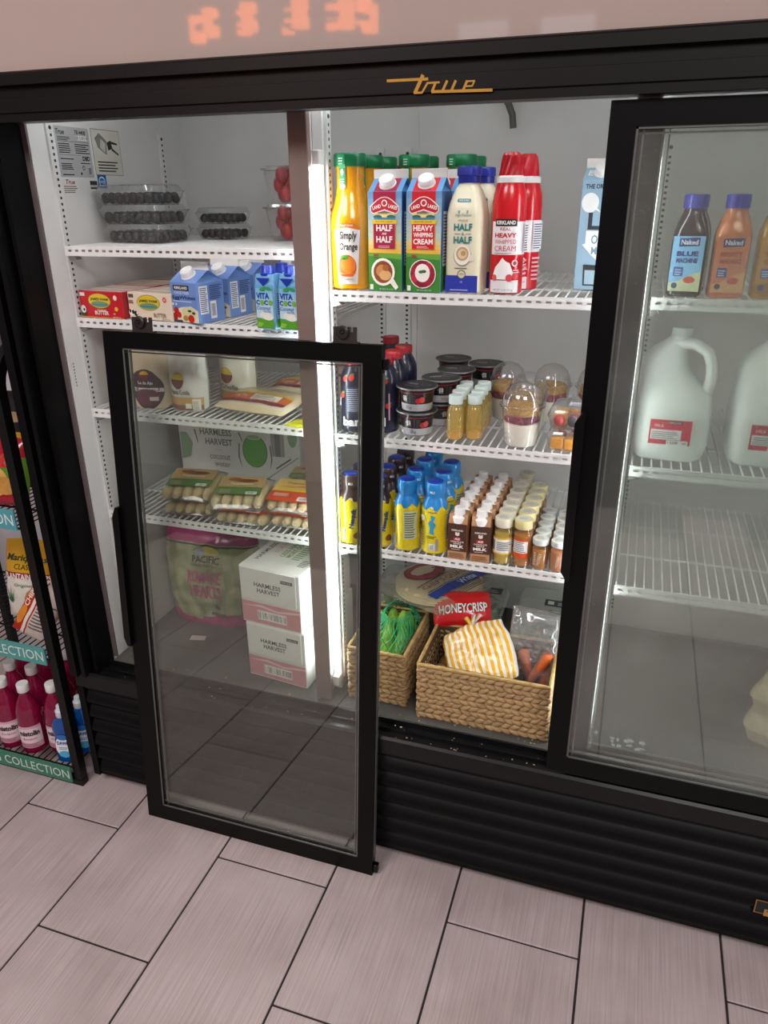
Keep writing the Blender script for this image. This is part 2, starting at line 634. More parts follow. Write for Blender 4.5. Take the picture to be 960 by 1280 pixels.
# sill with two tracks
g = G().prismx([(-.036, .345), (-.036, .386), (-.031, .392), (-.0285, .392), (-.0285, .384), (-.002, .384), (-.002, .394), (.001, .394), (.001, .384), (.026, .384), (.026, .399), (.03, .4005), (.03, .345)], -1.345, .715)
obj('sill', g, mat('sill_black', '#0f0f11', .3, var=.3, scale=60, spec=.3), cooler, 20, label='black double-track door sill')
g = G()
random.seed(91)
for k in range(90):
    x_ = random.choice((random.uniform(-.46, -.09), random.uniform(-1.26, -.48)))
    y_, zz_ = random.choice(((-.0155, .3845), (.0135, .3845), (.045, .4003)))
    s_ = random.uniform(.0006, .0019)
    g.blob((x_, y_ + random.uniform(-.009, .009), zz_ + s_ * .6), (s_ * random.uniform(1, 2), s_, s_ * .7), 5, 3)
obj('crumbs', g, mat('pale_crumbs', '#b9a98a', .8, var=.3), cooler, kind='stuff')
# louvred base grille
g = G()
g.box(-1.345, -.036, .035, -1.325, .0, .345).box(-1.325, -.03, .335, .69, .0, .345).box(-1.325, -.03, .035, .69, .0, .046).box(.69, -.036, .035, .715, .0, .345)
g.box(-1.325, -.005, .046, .69, .0, .335)
obj('grille_frame', g, M_black, cooler)
for i in range(6):
    z = .046 + i * .0485
    gl = G().prismx([(-.034, z + .004), (-.036, z + .010), (-.032, z + .022), (-.018, z + .040), (-.012, z + .044), (-.008, z + .044), (-.014, z + .03), (-.022, z + .006), (-.026, z + .002)], -1.322, .688)
    obj('louver', gl, M_black, cooler, 50)
# maker's plate
d = Decal(front(-.0365), step=.05)
d.rect(.392, .134, .50, .172, '#8d6c35').rect(.3945, .1365, .4975, .1695, '#141417').rect(.412, .130, .49, .150, '#b08a4a')
d.text('True', .452, .160, .016, '#c9a25c', w=.06, bold=.02).text('REFRIGERATION', .452, .144, .006, '#2a2114', w=.07).text('WORLD CLASS', .452, .135, .005, '#2a2114', w=.06)
d.build('maker_plate', cooler, label='small gold and black plate on the grille')
# mullions, seen and added lamp tubes, pilasters
for mx in (-.664, -.040):
    obj('mullion', G().bev(mx, .05, .40, mx + .04, .068, 1.795, .0015), mat('mullion_face', '#84716b', .3, var=.05), cooler, label='dull brown-grey upright between two bays')
    obj('lamp_or_fill_housing', G().box(mx + .030, .1, .405, mx + .050, .104, 1.79), M_wire, cooler)
    lx = mx + (.0465 if mx < -.5 else .0425)
    for tx in (lx, mx + .004):  # second tube is hidden behind the mullion, added to brighten the bays
        tb = G().lathe([(.004, .46), (.005, .462), (.005, 1.628), (.004, 1.63)], 12, tx, .084)
        obj('lamp_or_fill_tube', tb, glow('cool_white_glow', '#f4faff', 26.0), cooler, label='bright white lamp tube; the left one of each pair is added')
        for z in (.43, 1.632):
            obj('lamp_or_fill_holder', G().bev(tx - .008, .0705, z, tx + .008, .0995, z + .028, .002), M_wcap, cooler)
M_pil = mat('white_pilaster', '#dcdcda', .35, var=.03)
M_slot = mat('dark_slot', '#242424', .6)
def pilaster(axis, c, y, z0, z1, sgn=1):
    """slotted shelf standard: axis 'x' lies on a side wall at x=c, 'y' on the back wall"""
    g, h = G(), G()
    wd = .011
    if axis == 'x':
        g.box(min(c, c + sgn * .006), y - wd, z0, max(c, c + sgn * .006), y + wd, z1)
    else:
        g.box(c - wd, y - .006, z0, c + wd, y, z1)
    z = z0 + .03
    while z < z1 - .03:
        if axis == 'x':
            x = c + sgn * .0062
            h.box(min(x, c), y - .0028, z - .002, max(x, c), y + .0028, z + .0035)
        else:
            h.box(c - .0032, y - .0064, z - .002, c + .0032, y - .005, z + .0035)
        z += .0127
    for zz in (z1 - .015, (z0 + z1) / 2):
        if axis == 'x':
            h.lathe([(.0045, 0), (.003, .0015)], 8)
            n = 16
            h.v[-n:] = [(c + sgn * (.006 + p[2]), y + p[0], zz + p[1]) for p in h.v[-n:]]
        else:
            h.lathe([(.0045, 0), (.003, .0015)], 8)
            n = 16
            h.v[-n:] = [(c + p[0], y - .006 - p[2], zz + p[1]) for p in h.v[-n:]]
    o = obj('pilaster', g, M_pil, cooler)
    obj('slots', h, M_slot, o)
pilaster('x', XL, .117, .43, 1.735)
pilaster('x', XL, .54, .43, 1.735)
pilaster('x', -.616, .125, .43, 1.735)
pilaster('x', .008, .125, .43, 1.735)
for x in (-.675, -.602, -.045, .03):
    pilaster('y', x, YB, .43, 1.69)
pilaster('x', XR, .117, .43, 1.735, -1)
hl = G().tube([(XL + .05, .088, 1.782), (XR - .05, .088, 1.782)], .006, 10)  # unseen tube added to brighten the top shelves and back wall
obj('header_lamp', hl, glow('header_lamp_glow', '#f4faff', 17.0), cooler, label='added white fill tube, unseen up behind the header')
# pillar frames the inner pilasters hang on
for mx in (-.664, -.040):
    obj('mullion_back', G().box(mx + .010, .068, .40, mx + .028, .14, 1.795).box(mx + .028, .104, .40, mx + .0478, .14, 1.795), M_white, cooler)
# low ridge in the back wall beside the pilasters
g = G()
for x in (-.58, .05):
    g.box(x, YB - .004, .41, x + .006, YB, 1.79)
obj('wall_seam', g, M_white, cooler)
g = G().tube([(-.36, .638, 1.79), (-.345, .60, 1.775), (-.333, .595, 1.75), (-.33, .598, 1.722)], .008, 10)
obj('drain_tube', g, mat('grey_rubber_tube', '#5f5f58', .6), cooler)
# stickers on the left wall
def wallmap(y0, z0):
    return lambda a, b, e: (XL + e, y0 + a, z0 + b)
d = Decal(wallmap(.135, 1.622), step=.2)
d.rect(0, 0, .115, .104, '#b4b5b6')
d.text('True', .018, .093, .011, '#1c1c1e', w=.028, shear=.3, bold=.02)
d.text('7814408', .085, .094, .009, '#161616', w=.036, bold=.02)
d.bars(.072, .078, .108, .087, 18)
d.lines(.006, .076, .05, .085, 3, '#4a4a4c').rect(.004, .0735, .111, .0742, '#333333')
d.lines(.006, .050, .05, .072, 5, '#3c3c3e').lines(.060, .050, .109, .072, 5, '#3c3c3e')
d.rect(.004, .046, .075, .0466, '#555555')
d.text('DBD', .094, .040, .010, '#161616', w=.025, bold=.03)
d.lines(.006, .037, .052, .041, 1, '#3c3c3e').lines(.006, .016, .046, .031, 4, '#3c3c3e').lines(.072, .029, .109, .033, 1, '#333333')
d.ell(.080, .020, .0045, .005, '#2c2c2e').ell(.080, .020, .003, .0035, '#b4b5b6').lines(.096, .008, .106, .022, 4, '#3c3c3e').lines(.006, .004, .044, .009, 1, '#3c3c3e').ell(.069, .008, .003, .003, '#444444')
d.build('rating_label', cooler, label='grey rating label with serial print')
d = Decal(wallmap(.258, 1.628), step=.2)
d.rect(0, 0, .106, .1, '#8b8a80').rect(.0015, .0015, .1045, .0985, '#d3d0c4')
d.poly([(.02, .06), (.05, .045), (.056, .075), (.03, .092), (.012, .08)], '#8d8b82').poly([(.028, .06), (.045, .05), (.05, .07), (.034, .08)], '#c5c2b6')
d.poly([(.058, .055), (.075, .06), (.07, .078), (.055, .072)], '#2e2c2a').poly([(.07, .056), (.095, .045), (.096, .049), (.073, .061)], '#2e2c2a').poly([(.07, .07), (.094, .068), (.094, .072), (.07, .076)], '#2e2c2a')
d.lines(.012, .008, .094, .034, 4, '#3e3c38')
d.build('instruction_label', cooler, label='cream instruction sticker with a line drawing')
d = Decal(wallmap(.135, 1.585), step=.2)
d.text('True', .028, .027, .010, '#b3363a', w=.03, shear=.3, bold=.02).lines(.004, .004, .05, .021, 4, '#8a7f66')
d.build('small_sticker', cooler)
d = Decal(wallmap(.135, 1.585), step=.2)
d.rect(.096, .012, .122, .03, '#2e2f33').rect(.096, .016, .122, .021, '#c9c9c9').rect(.125, .014, .158, .044, '#1c6fb5').ell(.141, .029, .012, .011, '#d8e6f2').ell(.141, .028, .010, .009, '#1c6fb5').text('energy', .141, .027, .008, '#e8f0f8', w=.02, shear=.3)
d.build('small_sticker', cooler, label='small blue and black sticker')
d = Decal(wallmap(.06, 1.16), step=.2)
d.lines(.01, .0, .014, .06, 8, '#55555a')
d.build('note_sticker', cooler)

d = Decal(flat((0, 0, ZF), (1, 0, 0), (0, 1, 0)), step=.5)
random.seed(77)
for cx, cy, n_ in ((.012, .13, 5), (.075, .105, 6), (.115, .10, 7)):
    for k in range(n_):
        d.k = 0
        a_, b_ = cx + random.uniform(-.018, .018), cy + random.uniform(-.016, .02)
        d.ell(a_, b_, random.uniform(.003, .009), random.uniform(.003, .007), '#c9cac4', 9)
d.build('dried_spill', cooler, label='dried white spill on the floor pan')

obj('lamp_or_fill_tube', G().lathe([(.004, .46), (.005, .462), (.005, 1.628), (.004, 1.63)], 12, XR - .03, .084), glow('cool_white_glow', '#f4faff', 26.0), cooler)  # unseen tube added at the right end to brighten the right bay
obj('lamp_or_fill_housing', G().box(XR - .045, .1, .405, XR, .104, 1.79), M_wire, cooler)  # housing of the added right-end tube
# ---- sliding doors
M_door = mat('door_frame_black', '#050506', .38, var=.12, scale=10, spec=.18)
M_pane1 = clear('door_glass', '#fafcfa', 0.004, '#b9c2bc', .012, edge=.42, fog=.022, fogscale=5)
M_pane2 = clear('misted_door_glass', '#f9fbf9', 0.02, '#d2d9d4', .02, edge=.38, fog=.12, fogscale=4, blur=.14)
def door_parts(parent, W, H, T, pane_mat, sl=.041, sr=.040, rt=.037, rb=.042):
    """door in local x,z with its outer face at y=0; parts meet in mitres"""
    def rail(name, pts):
        return obj(name, G().prism(pts, 0, T), M_door, parent, 20)
    a = rail('stile', [(0, 0), (0, H), (sl, H - rt), (sl, rb)])
    b = rail('stile', [(W, 0), (W - sr, rb), (W - sr, H - rt), (W, H)])
    c = rail('rail', [(.0004, H), (W - .0004, H), (W - sr, H - rt), (sl, H - rt)])
    e = rail('rail', [(.0004, 0), (sl, rb), (W - sr, rb), (W - .0004, 0)])
    bead = G()
    for x0, z0, x1, z1 in ((sl, rb, W - sr, rb + .0035), (sl, H - rt - .0035, W - sr, H - rt), (sl, rb, sl + .0035, H - rt), (W - sr - .0035, rb, W - sr, H - rt)):
        bead.box(x0, .002, z0, x1, .005, z1)
    obj('glazing_bead', bead, mat('grey_bead', '#6f706e', .35, metal=.4), parent)
    p = obj('pane', G().box(sl - .005, T * .35, rb - .005, W - sr + .005, T * .35 + .002, H - rt + .005), pane_mat, parent, label='clear glass pane')
    p2 = obj('pane', G().box(sl - .005, T * .85, rb - .005, W - sr + .005, T * .85 + .002, H - rt + .005), clear('inner_door_glass', '#fbfcfb', 0.003, '#b9c2bc', .01, edge=.36), parent)
    sp = G()
    for x0, z0, x1, z1 in ((sl, rb + .008, W - sr, rb + .0105), (sl + .010, rb, sl + .0125, H - rt), (W - sr - .0125, rb, W - sr - .010, H - rt), (sl, H - rt - .0105, W - sr, H - rt - .008)):
        sp.box(x0, T * .5, z0, x1, T * .8, z1)
    obj('spacer', sp, mat('grey_bead', '#6f706e', .35, metal=.4), parent)
DH = 1.311
def sliding(name, x, y, label, pm, z=.4015):
    o = obj(name, G().box(.002, .02, .002, .654, .0235, .02), M_door, cooler, label=label)
    o.location = (x, y, z)
    # frame bars are sub-parts of the door
    door_parts(o, .656, DH, .024, pm)
    return o
fd = sliding('sliding_door', -.0755, -.034, 'black-framed sliding glass door, misted, closed over the right bay', M_pane2, .4)
h = G().prism([(-.008, .50), (-.008, .80), (.004, .82), (.010, .82), (.010, .48), (.004, .48)], -.014, .0)
obj('door_handle', h, M_blackgloss, fd, 20)
sliding('sliding_door', -.036, .0025, 'second sliding door parked behind the right-hand one', clear('rear_door_glass', '#f9faf9', .02, '#b9c2bc', .02, edge=.3), .4015)

# ---- the door taken off its track, leaning on the cooler
ld = thing('cooler_door', 'unhung black-framed glass cooler door leaning on the open cooler', 'door', (-1.1255, -.0955, .001), rot=(-math.atan2(.1155, 1.306), 0, 0))
door_parts(ld, .656, DH, .0225, M_pane1, .047, .040, .036, .043)
for x in (.075, .55):
    br = G().prism([(0, 0), (.05, 0), (.05, .032), (.043, .032), (.043, .022), (.037, .022), (.037, .032), (.031, .032), (.031, .020), (.016, .020), (.013, .032), (0, .032)], .006, .010)
    b = obj('roller_bracket', br.box(0, .004, 0, .054, .018, .003), mat('brown_black_bracket', '#2a2321', .45), ld, 20)
    b.location = (x, 0, DH)
    wg = G()
    wg.lathe([(.004, -.003), (.012, -.003), (.013, 0), (.013, .003), (.010, .005), (.005, .005), (.004, .003), (.0025, .006)], 18)
    wg.v = [(p[0] + .022, .003 - p[2], p[1] + .022) for p in wg.v]
    obj('roller', wg, mat('roller_dark', '#241f1e', .35, var=.1), b, 30)
obj('door_handle', G().prism([(-.014, .55), (-.006, .53), (.004, .53), (.004, .90), (-.004, .90), (-.014, .875)], -.012, .02), M_blackgloss, ld, 20)
obj('bumper', G().bev(.656, .004, .006, .668, .02, .03, .002), M_blackgloss, ld)
obj('bumper', G().bev(.656, .004, 1.262, .668, .02, 1.284, .002), M_blackgloss, ld)
obj('side_channel', G().box(.656, .008, .05, .658, .020, 1.255), mat('grey_bead', '#6f706e', .35, metal=.4), ld)

# ---- wire shelves
def wire_shelf(label, x0, x1, z, y0=.10, y1=.615, pitch=.0186, group='white wire shelves in the cooler'):
    t = thing('wire_shelf', label, 'shelf', ((x0 + x1) / 2, y0, z), group=group)
    hw = (x1 - x0) / 2
    D = y1 - y0
    wr = G()
    n = int((x1 - x0) / pitch)
    for i in range(n + 1):
        x = -hw + .004 + (2 * hw - .008) * i / n
        wr.tube([(x, .004, -.0022), (x, D, -.0022)], .0019, 5)
    obj('wires', wr, M_wire, t, 60)
    fr = G()
    fr.box(-hw, 0, -.0075, hw, .003, 0).box(-hw, 0, -.0215, hw, .003, -.0125)
    for i in range(n + 1):
        x = -hw + .004 + (2 * hw - .008) * i / n
        fr.box(x - .0042, .0002, -.0126, x + .0042, .0028, -.0074)
    obj('front_rail', fr, M_wire, t)
    bk = G()
    for yy in (D * .33, D * .66, D - .003):
        bk.tube([(-hw, yy, -.0065), (hw, yy, -.0065)], .0028, 6)
    for x in (-hw + .003, hw - .003):
        bk.tube([(x, .003, -.0065), (x, D, -.0065)], .0028, 6)
    obj('cross_rods', bk, M_wire, t, 60)
    for x, sg in ((-hw, 1), (hw, -1)):
        cl = G().prism([(0, -.022), (sg * .012, -.022), (sg * .02, -.03), (sg * .004, -.034), (0, -.034)], .012, .03)
        c = obj('shelf_clip', cl, M_steel, t)
        c.location = (x, 0, 0)
    return t
SH = dict(l1=1.478, l2=1.318, l3=1.098, l4=.824, c1=1.399, c2=1.0905, c3=.819, r1=1.404, r2=1.080, r3=.811)
nm = {'l': ('left bay', -1.258, -.662), 'c': ('middle bay', -.6085, -.0355), 'r': ('right bay behind the misted door', .0215, .6235)}
ordl = {'1': 'top', '2': 'second', '3': 'third', '4': 'lowest'}
for k, z in SH.items():
    b = nm[k[0]]
    o_ = 'lowest' if k in ('c3', 'r3') else ordl[k[1]]
    wire_shelf(f'{o_} white wire shelf in the {b[0]}', b[1], b[2], z)
# ================================================================== PACKAGE BUILDERS
def pillow_map(w, h, t, seed=0, wr=.004, pu=.5, pv=.5, foot=False, rnd=.2):
    def S(u0, v0, e):
        u = u0 * math.sqrt(1 - rnd * (2 * v0 / h - 1) ** 2 / 2)
        v = h / 2 + (v0 - h / 2) * math.sqrt(max(0, 1 - rnd * (2 * u0 / w) ** 2 / 2))
        return S1(u, v, e, u0, v0)
    def S1(x_, z_, e, u, v):
        a = max(0.0, 1 - abs(2 * u / w) ** 2.4)
        q = 2 * v / h - 1
        if foot and q < 0:
            q *= .55
        b = max(0.0, 1 - abs(q) ** 2.4)
        k = (a ** pu) * (b ** pv)
        n = noise.noise(Vector((u * 28 + seed, v * 28, seed * 3.1))) + .6 * noise.noise(Vector((u * 60, v * 55 + seed, 7)))
        return (x_ + (.25 * wr) * noise.noise(Vector((v * 30, seed, 2))), -(t / 2 * k + wr * n * k ** .5 * .7 + e), abs(z_ + .25 * wr * noise.noise(Vector((u * 30, seed, 5)))))
    return S
def bag(parent, w, h, t, colf=None, m=None, name='film', res=16, seed=1, wr=.004, foot=False, label=None, rnd=.2):
    """two wrinkled sheets sealed round the edge; returns the front surface map"""
    S = pillow_map(w, h, t, seed, wr, foot=foot, rnd=rnd)
    S2 = pillow_map(w, h, t, seed + 9, wr, foot=foot, rnd=rnd)
    g = G()
    nu, nv = res, max(6, int(res * h / w))
    for side in (0, 1):
        pts = []
        for j in range(nv + 1):
            for i in range(nu + 1):
                u, v = -w / 2 + w * i / nu, h * j / nv
                edge = i in (0, nu) or j in (0, nv)
                p = (S if not side or edge else S2)(u, v, 0)
                pts.append((p[0], p[1] if not side else -p[1] if not edge else p[1], p[2]))
        b = len(g.v)
        g.v += pts
        for j in range(nv):
            for i in range(nu):
                a = b + j * (nu + 1) + i
                q = (a, a + 1, a + nu + 2, a + nu + 1)
                g.f.append(q if not side else q[::-1])
                g.c.append(colf((i + .5) / nu * 2 - 1, (j + .5) / nv, side) if colf else None)
    obj(name, g, m or (M_gloss if colf else M_film), parent, 80, label=label)
    return S
def gable(name, label, cat, loc, rz, w, d, hb, ht, body, group=None, fin='#e9e7e2', cap=.0, capcol=None, finh=.016, sidecol=None):
    """gable-top carton: body, roof, white top fin, screw cap on the front slope"""
    t = thing(name, label, cat, loc, rz, group)
    hr = ht - finh
    x, y = w / 2, d / 2
    g = G().bev(-x, -y, 0, x, y, hb, .0015)
    rx = x - .001
    v = [(-rx, -y + .001, hb - .0002), (rx, -y + .001, hb - .0002), (rx, y - .001, hb - .0002), (-rx, y - .001, hb - .0002), (-rx, -.0015, hr), (rx, -.0015, hr), (rx, .0015, hr), (-rx, .0015, hr), (x * .62, 0, hb + (hr - hb) * .75), (-x * .62, 0, hb + (hr - hb) * .75)]
    g.add(v, [(0, 1, 5, 4), (2, 3, 7, 6), (1, 2, 8), (1, 8, 5), (2, 6, 8), (5, 8, 6), (3, 0, 9), (0, 4, 9), (3, 9, 7), (4, 7, 9), (4, 5, 6, 7)])
    obj('carton', g, body, t, 25)
    obj('top_fin', G().bev(-x, -.002, hr - .001, x, .002, ht, .0006), mat('carton_white', fin, .5, var=.02), t)
    sl = math.atan2(hr - hb, y - .0025)
    su = Vector((0, math.cos(sl), math.sin(sl)))
    so = Vector((0, -y + .001, hb))
    slope = flat(so, (1, 0, 0), su)
    L = math.hypot(hr - hb, y)
    if cap:
        n = Vector((1, 0, 0)).cross(su)
        cg = G().lathe([(cap * 1.12, -.002), (cap * 1.12, .002), (cap, .0025), (cap, .0125), (cap * .92, .0145)], 18)
        c0 = so + su * L * .5
        cg.v = [tuple(c0 + Vector((1, 0, 0)) * p[0] + su * p[1] + n * p[2]) for p in cg.v]
        obj('cap', cg, capcol or M_wcap, t, 40)
    side = flat((x, 0, 0), (0, 1, 0), (0, 0, 1))
    return t, front(-y), slope, side, L
def lathe_thing(name, label, cat, loc, prof, m, cap=None, capm=None, group=None, rz=0, n=24, bname='bottle', capn=18):
    t = thing(name, label, cat, loc, rz, group)
    obj(bname, G().lathe(prof, n), m, t, 40)
    if cap:
        obj('cap', G().lathe(cap, capn), capm or M_wcap, t, 40)
    return t

# ================================================================== LEFT BAY
z1, z2, z3, z4 = SH['l1'], SH['l2'], SH['l3'], SH['l4']
# ---- clamshells of dark berries
M_berry = mat('dark_berries', '#121116', .4, var=.5, scale=120)
def clamshell(label, w, d, h, loc, rz, group, seed, berry_r=.011, bm=None, bn='berries'):
    random.seed(seed)
    t = thing('clamshell_box', label, 'berry box', loc, rz, group)
    tr = G()
    n = 36
    rg = []
    for f, z in ((.80, .0005), (.86, .004), (.97, h * .62), (.975, h * .64)):
        r = ring(0, 0, z, w / 2 * f, d / 2 * f, n, 7)
        rg.append([(x * (1 + (.022 if k % 2 else -.022)), y * (1 + (.022 if k % 2 else -.022)), zz) for k, (x, y, zz) in enumerate(r)])
    tr.loft(rg, (1, 0))
    obj('tray', tr, M_clear, t, 20)
    rim = G().loft([ring(0, 0, h * .64, w / 2 * .96, d / 2 * .96, n, 8), ring(0, 0, h * .64, w / 2, d / 2, n, 8), ring(0, 0, h * .70, w / 2 * 1.01, d / 2 * 1.01, n, 8), ring(0, 0, h * .70, w / 2 * .95, d / 2 * .95, n, 8)], (0, 0))
    rg = [ring(0, 0, h * .70, w / 2 * .95, d / 2 * .95, n, 8), ring(0, 0, h * .95, w / 2 * .88, d / 2 * .88, n, 8), ring(0, 0, h * .99, w / 2 * .84, d / 2 * .84, n, 8), ring(0, 0, h * .965, w / 2 * .80, d / 2 * .80, n, 8)]
    rim.loft(rg, (0, 1))
    obj('lid', rim, clear('clear_lid', '#f6f8f8', .10, '#dfe3e4', .08, edge=.8), t, 30)
    be = G()
    nx, ny = int(w * .86 / (2 * berry_r)), int(d * .86 / (2 * berry_r))
    for i in range(nx):
        for j in range(ny):
            for k in range(2):
                be.blob(((i + .5 - nx / 2) * w * .84 / nx + random.uniform(-.002, .002), (j + .5 - ny / 2) * d * .84 / ny + random.uniform(-.002, .002), .001 + berry_r * .95 + k * (h * .62 - 1.9 * berry_r)), (berry_r, berry_r * .95, berry_r * .9), 7, 5)
    obj(bn, be, bm or M_berry, t, 60, kind='stuff')
    return t
for i, s in enumerate(('bottom', 'middle', 'top')):
    clamshell(f'large clear clamshell of dark berries, {s} of the stack of three', .185, .135, .0435, (-1.150 + (0, -.006, -.012)[i], .275, z1 + .0003 + i * .0422), (-5, -3, -7)[i], 'large berry clamshells', 3 + i)
for i, s in enumerate(('lower', 'upper')):
    clamshell(f'small clear clamshell of dark berries, {s} of the stack of two', .112, .108, .038, (-1.035, .44, z1 + .0003 + i * .037), (-8, -4)[i], 'small berry clamshells', 13 + i)
# ---- strawberry tubs at the mullion
M_straw = mat('strawberry_red', '#b3201f', .35, var=.3, scale=90, coat=.3)
for i, s in enumerate(('lower', 'upper')):
    t = thing('strawberry_tub', f'clear tub of strawberries beside the mullion, {s} of two', 'fruit tub', (-.832, .40, z1 + .0003 + i * .0835), 8, 'strawberry tubs')
    obj('tub', G().loft([ring(0, 0, 0.0005, .036, .036, 24, 4), ring(0, 0, .072, .049, .049, 24, 5), ring(0, 0, .073, .055, .055, 24, 5)], (1, 0)), M_clear, t, 30)
    obj('lid', G().loft([ring(0, 0, .073, .055, .055, 24, 5), ring(0, 0, .0765, .055, .055, 24, 5), ring(0, 0, .0765, .046, .046, 24, 5), ring(0, 0, .082, .044, .044, 24, 5)]), clear('clear_lid'), t, 30)
    if i:
        obj('tape', G().box(-.056, -.02, .0768, -.018, -.004, .0775), mat('yellow_tape', '#d8d020', .4), t)
    random.seed(20 + i)
    for k in range(8):
        a = k * 2.4
        zz = .021 + .021 * (k // 3)
        sb = G().blob((.019 * math.cos(a), .019 * math.sin(a), zz), (.0155, .0155, .0195), 8, 6)
        obj('strawberry', sb, M_straw, t, 60)
# ---- butter boxes
def butter(label, loc, rz, col, brand2, grp, second=False):
    t = thing('butter_box', label, 'box', loc, rz, grp)
    w, d, h = .130, .12, .0605
    obj('carton', G().bev(-w / 2, 0, 0, w / 2, d, h, .0012), mat('butter_' + col[1:], col, .42, var=.03), t)
    f = Decal(front(0), step=.05)
    ink = '#f1efe2' if not second else '#3a2a20'
    f.rect(-w / 2 + .003, .048, -w / 2 + .018, .056, '#e9e4d4' if not second else '#555048')
    f.ell(-.004, .0385, .0345, .0175, '#2f6b35').ell(-.004, .0385, .0335, .0165, '#e3c02f').ell(-.004, .031, .027, .007, '#6e9a76').rect(-.026, .029, .018, .031, '#4f6f9a')
    f.text('JAMES FARM', -.004, .0415, .0078, '#1f5a2c', w=.054, bold=.03)
    f.ell(.045, .047, .0055, .006, '#d94a42' if second else '#f0d8d2').text('u', .045, .047, .005, '#f5efe2')
    if not second:
        f.text('Unsalted', .0, .018, .004, ink, w=.026).text('BUTTER', .0, .0115, .009, ink, w=.042, bold=.02).text('AA', .038, .011, .0035, ink)
        f.rect(-w / 2 + .002, .004, -w / 2 + .018, .016, '#2c4a3a').ell(-w / 2 + .010, .018, .008, .009, '#e6e4dc').ell(-w / 2 + .012, .017, .003, .003, '#222222').ell(.046, .022, .0055, .005, '#e0c22e').rect(-w / 2, .0, w / 2, .0018, '#d8a23c')
        f.text('NET WT 1 LB', .045, .003, .003, ink, w=.022)
    else:
        f.ell(-.056, .015, .009, .008, '#f2efe6').ell(-.052, .016, .004, .005, '#2a2622').ell(-.060, .018, .003, .004, '#2a2622').ell(-.044, .013, .005, .006, '#2a2622').ell(-.04, .014, .002, .003, '#eeeeee')
        f.text('BUTTER', .028, .012, .009, '#5a3a30', w=.036).text('NET WT 1 LB', .045, .004, .003, '#5a3a30', w=.022).lines(-.062, .036, -.046, .044, 3, '#5b564c')
    f.build('front_print', t)
    k = Decal(flat((0, 0, h), (1, 0, 0), (0, 1, 0)), step=.3)
    k.rect(-w / 2 + .001, .001, w / 2 - .001, d - .001, '#d8cfc0' if second else '#c9beb0').rect(-w / 2 + .001, .02, w / 2 - .001, .026, '#b5222c').rect(-w / 2 + .001, .06, w / 2 - .001, .064, '#b5222c')
    k.build('top_print', t)
    s = Decal(flat((w / 2, 0, 0), (0, 1, 0), (0, 0, 1)), step=.3)
    s.rect(.002, .002, d - .002, h - .002, '#a81f28' if not second else '#c9b7a2').build('side_print', t)
    return t
GB = 'butter boxes on the second left shelf'
BF = (-1.191, .112, z2 + .0004)
b1 = butter('red butter box at the front left of the shelf', BF, -6, '#c41e2c', 'red', GB)
b2 = butter('cream butter box behind the door roller, beside the egg whites', (-1.058, .112, z2 + .0004), -8, '#e6d6bf', 'cream', GB, True)
dup(b1, (-1.188, .243, z2 + .0004), -4, 'red butter box directly behind the front red one', GB)
dup(b1, (-1.050, .242, z2 + .0004), -6, 'red butter box behind the cream butter box', GB)
dup(b1, (-1.188, .373, z2 + .0004), -2, 'red butter box rearmost beside the left wall', GB)
dup(b1, (-1.045, .375, z2 + .0004), -4, 'red butter box rearmost behind the egg white cartons', GB)
# ---- egg white cartons
M_eggblue = mat('carton_periwinkle', '#6f8fcb', .45, var=.03)
GE = 'blue egg white cartons'
t, fm, sm, dm, L = gable('egg_white_carton', 'blue egg white carton at the front, next to the cream butter box', 'carton', (-.947, .138, z2 + .0004), -14, .083, .083, .088, .128, M_eggblue, GE, cap=.0155)
f = Decal(fm, step=.3)
f.rect(-.0315, .070, .0175, .081, '#22201f').text('KIRKLAND', -.007, .0755, .0062, '#f0ece6', w=.04, bold=.03)
f.text('CAGE FREE', -.006, .065, .005, '#e9edf6', w=.045).text('EggWhites', .0, .054, .0105, '#1c2c5c', w=.07, bold=.02).lines(-.034, .046, .03, .049, 1, '#dfe6f4')
f.poly([(-.0405, .002), (.0405, .002), (.0405, .028), (.02, .037), (-.01, .034), (-.0405, .024)], '#e8e2c6')
f.ell(.012, .024, .022, .012, '#ddd6a4').ell(-.027, .026, .008, .008, '#b8241e').ell(-.019, .017, .007, .007, '#c72b22').ell(-.032, .012, .0075, .009, '#a81e1a').ell(.018, .010, .0095, .009, '#cf2a1e').ell(.001, .011, .008, .006, '#b88a4a').ell(.015, .027, .006, .0025, '#2f4a24').ell(.027, .023, .005, .003, '#38552a').rect(-.0405, .0, -.01, .006, '#4a4a4c').ell(-.034, .04, .003, .003, '#e8ecf4').ell(-.024, .04, .003, .003, '#cfd8ea')
f.build('front_print', t)
s = Decal(dm, step=.3)
s.rect(-.036, .02, -.010, .080, '#ebedf3').lines(-.034, .024, -.012, .078, 13, '#4a5578').rect(-.005, .008, .014, .046, '#eef0f2').bars(-.003, .010, .012, .044, 7).lines(-.004, .05, .036, .082, 8, '#31447e')
s.build('side_print', t)
dup(t, (-.930, .240, z2 + .0004), -10, 'blue egg white carton second in the row', GE)
dup(t, (-.915, .340, z2 + .0004), -12, 'blue egg white carton third in the row', GE)
dup(t, (-.840, .420, z2 + .0004), -6, 'blue egg white carton behind the coconut water cartons', GE)
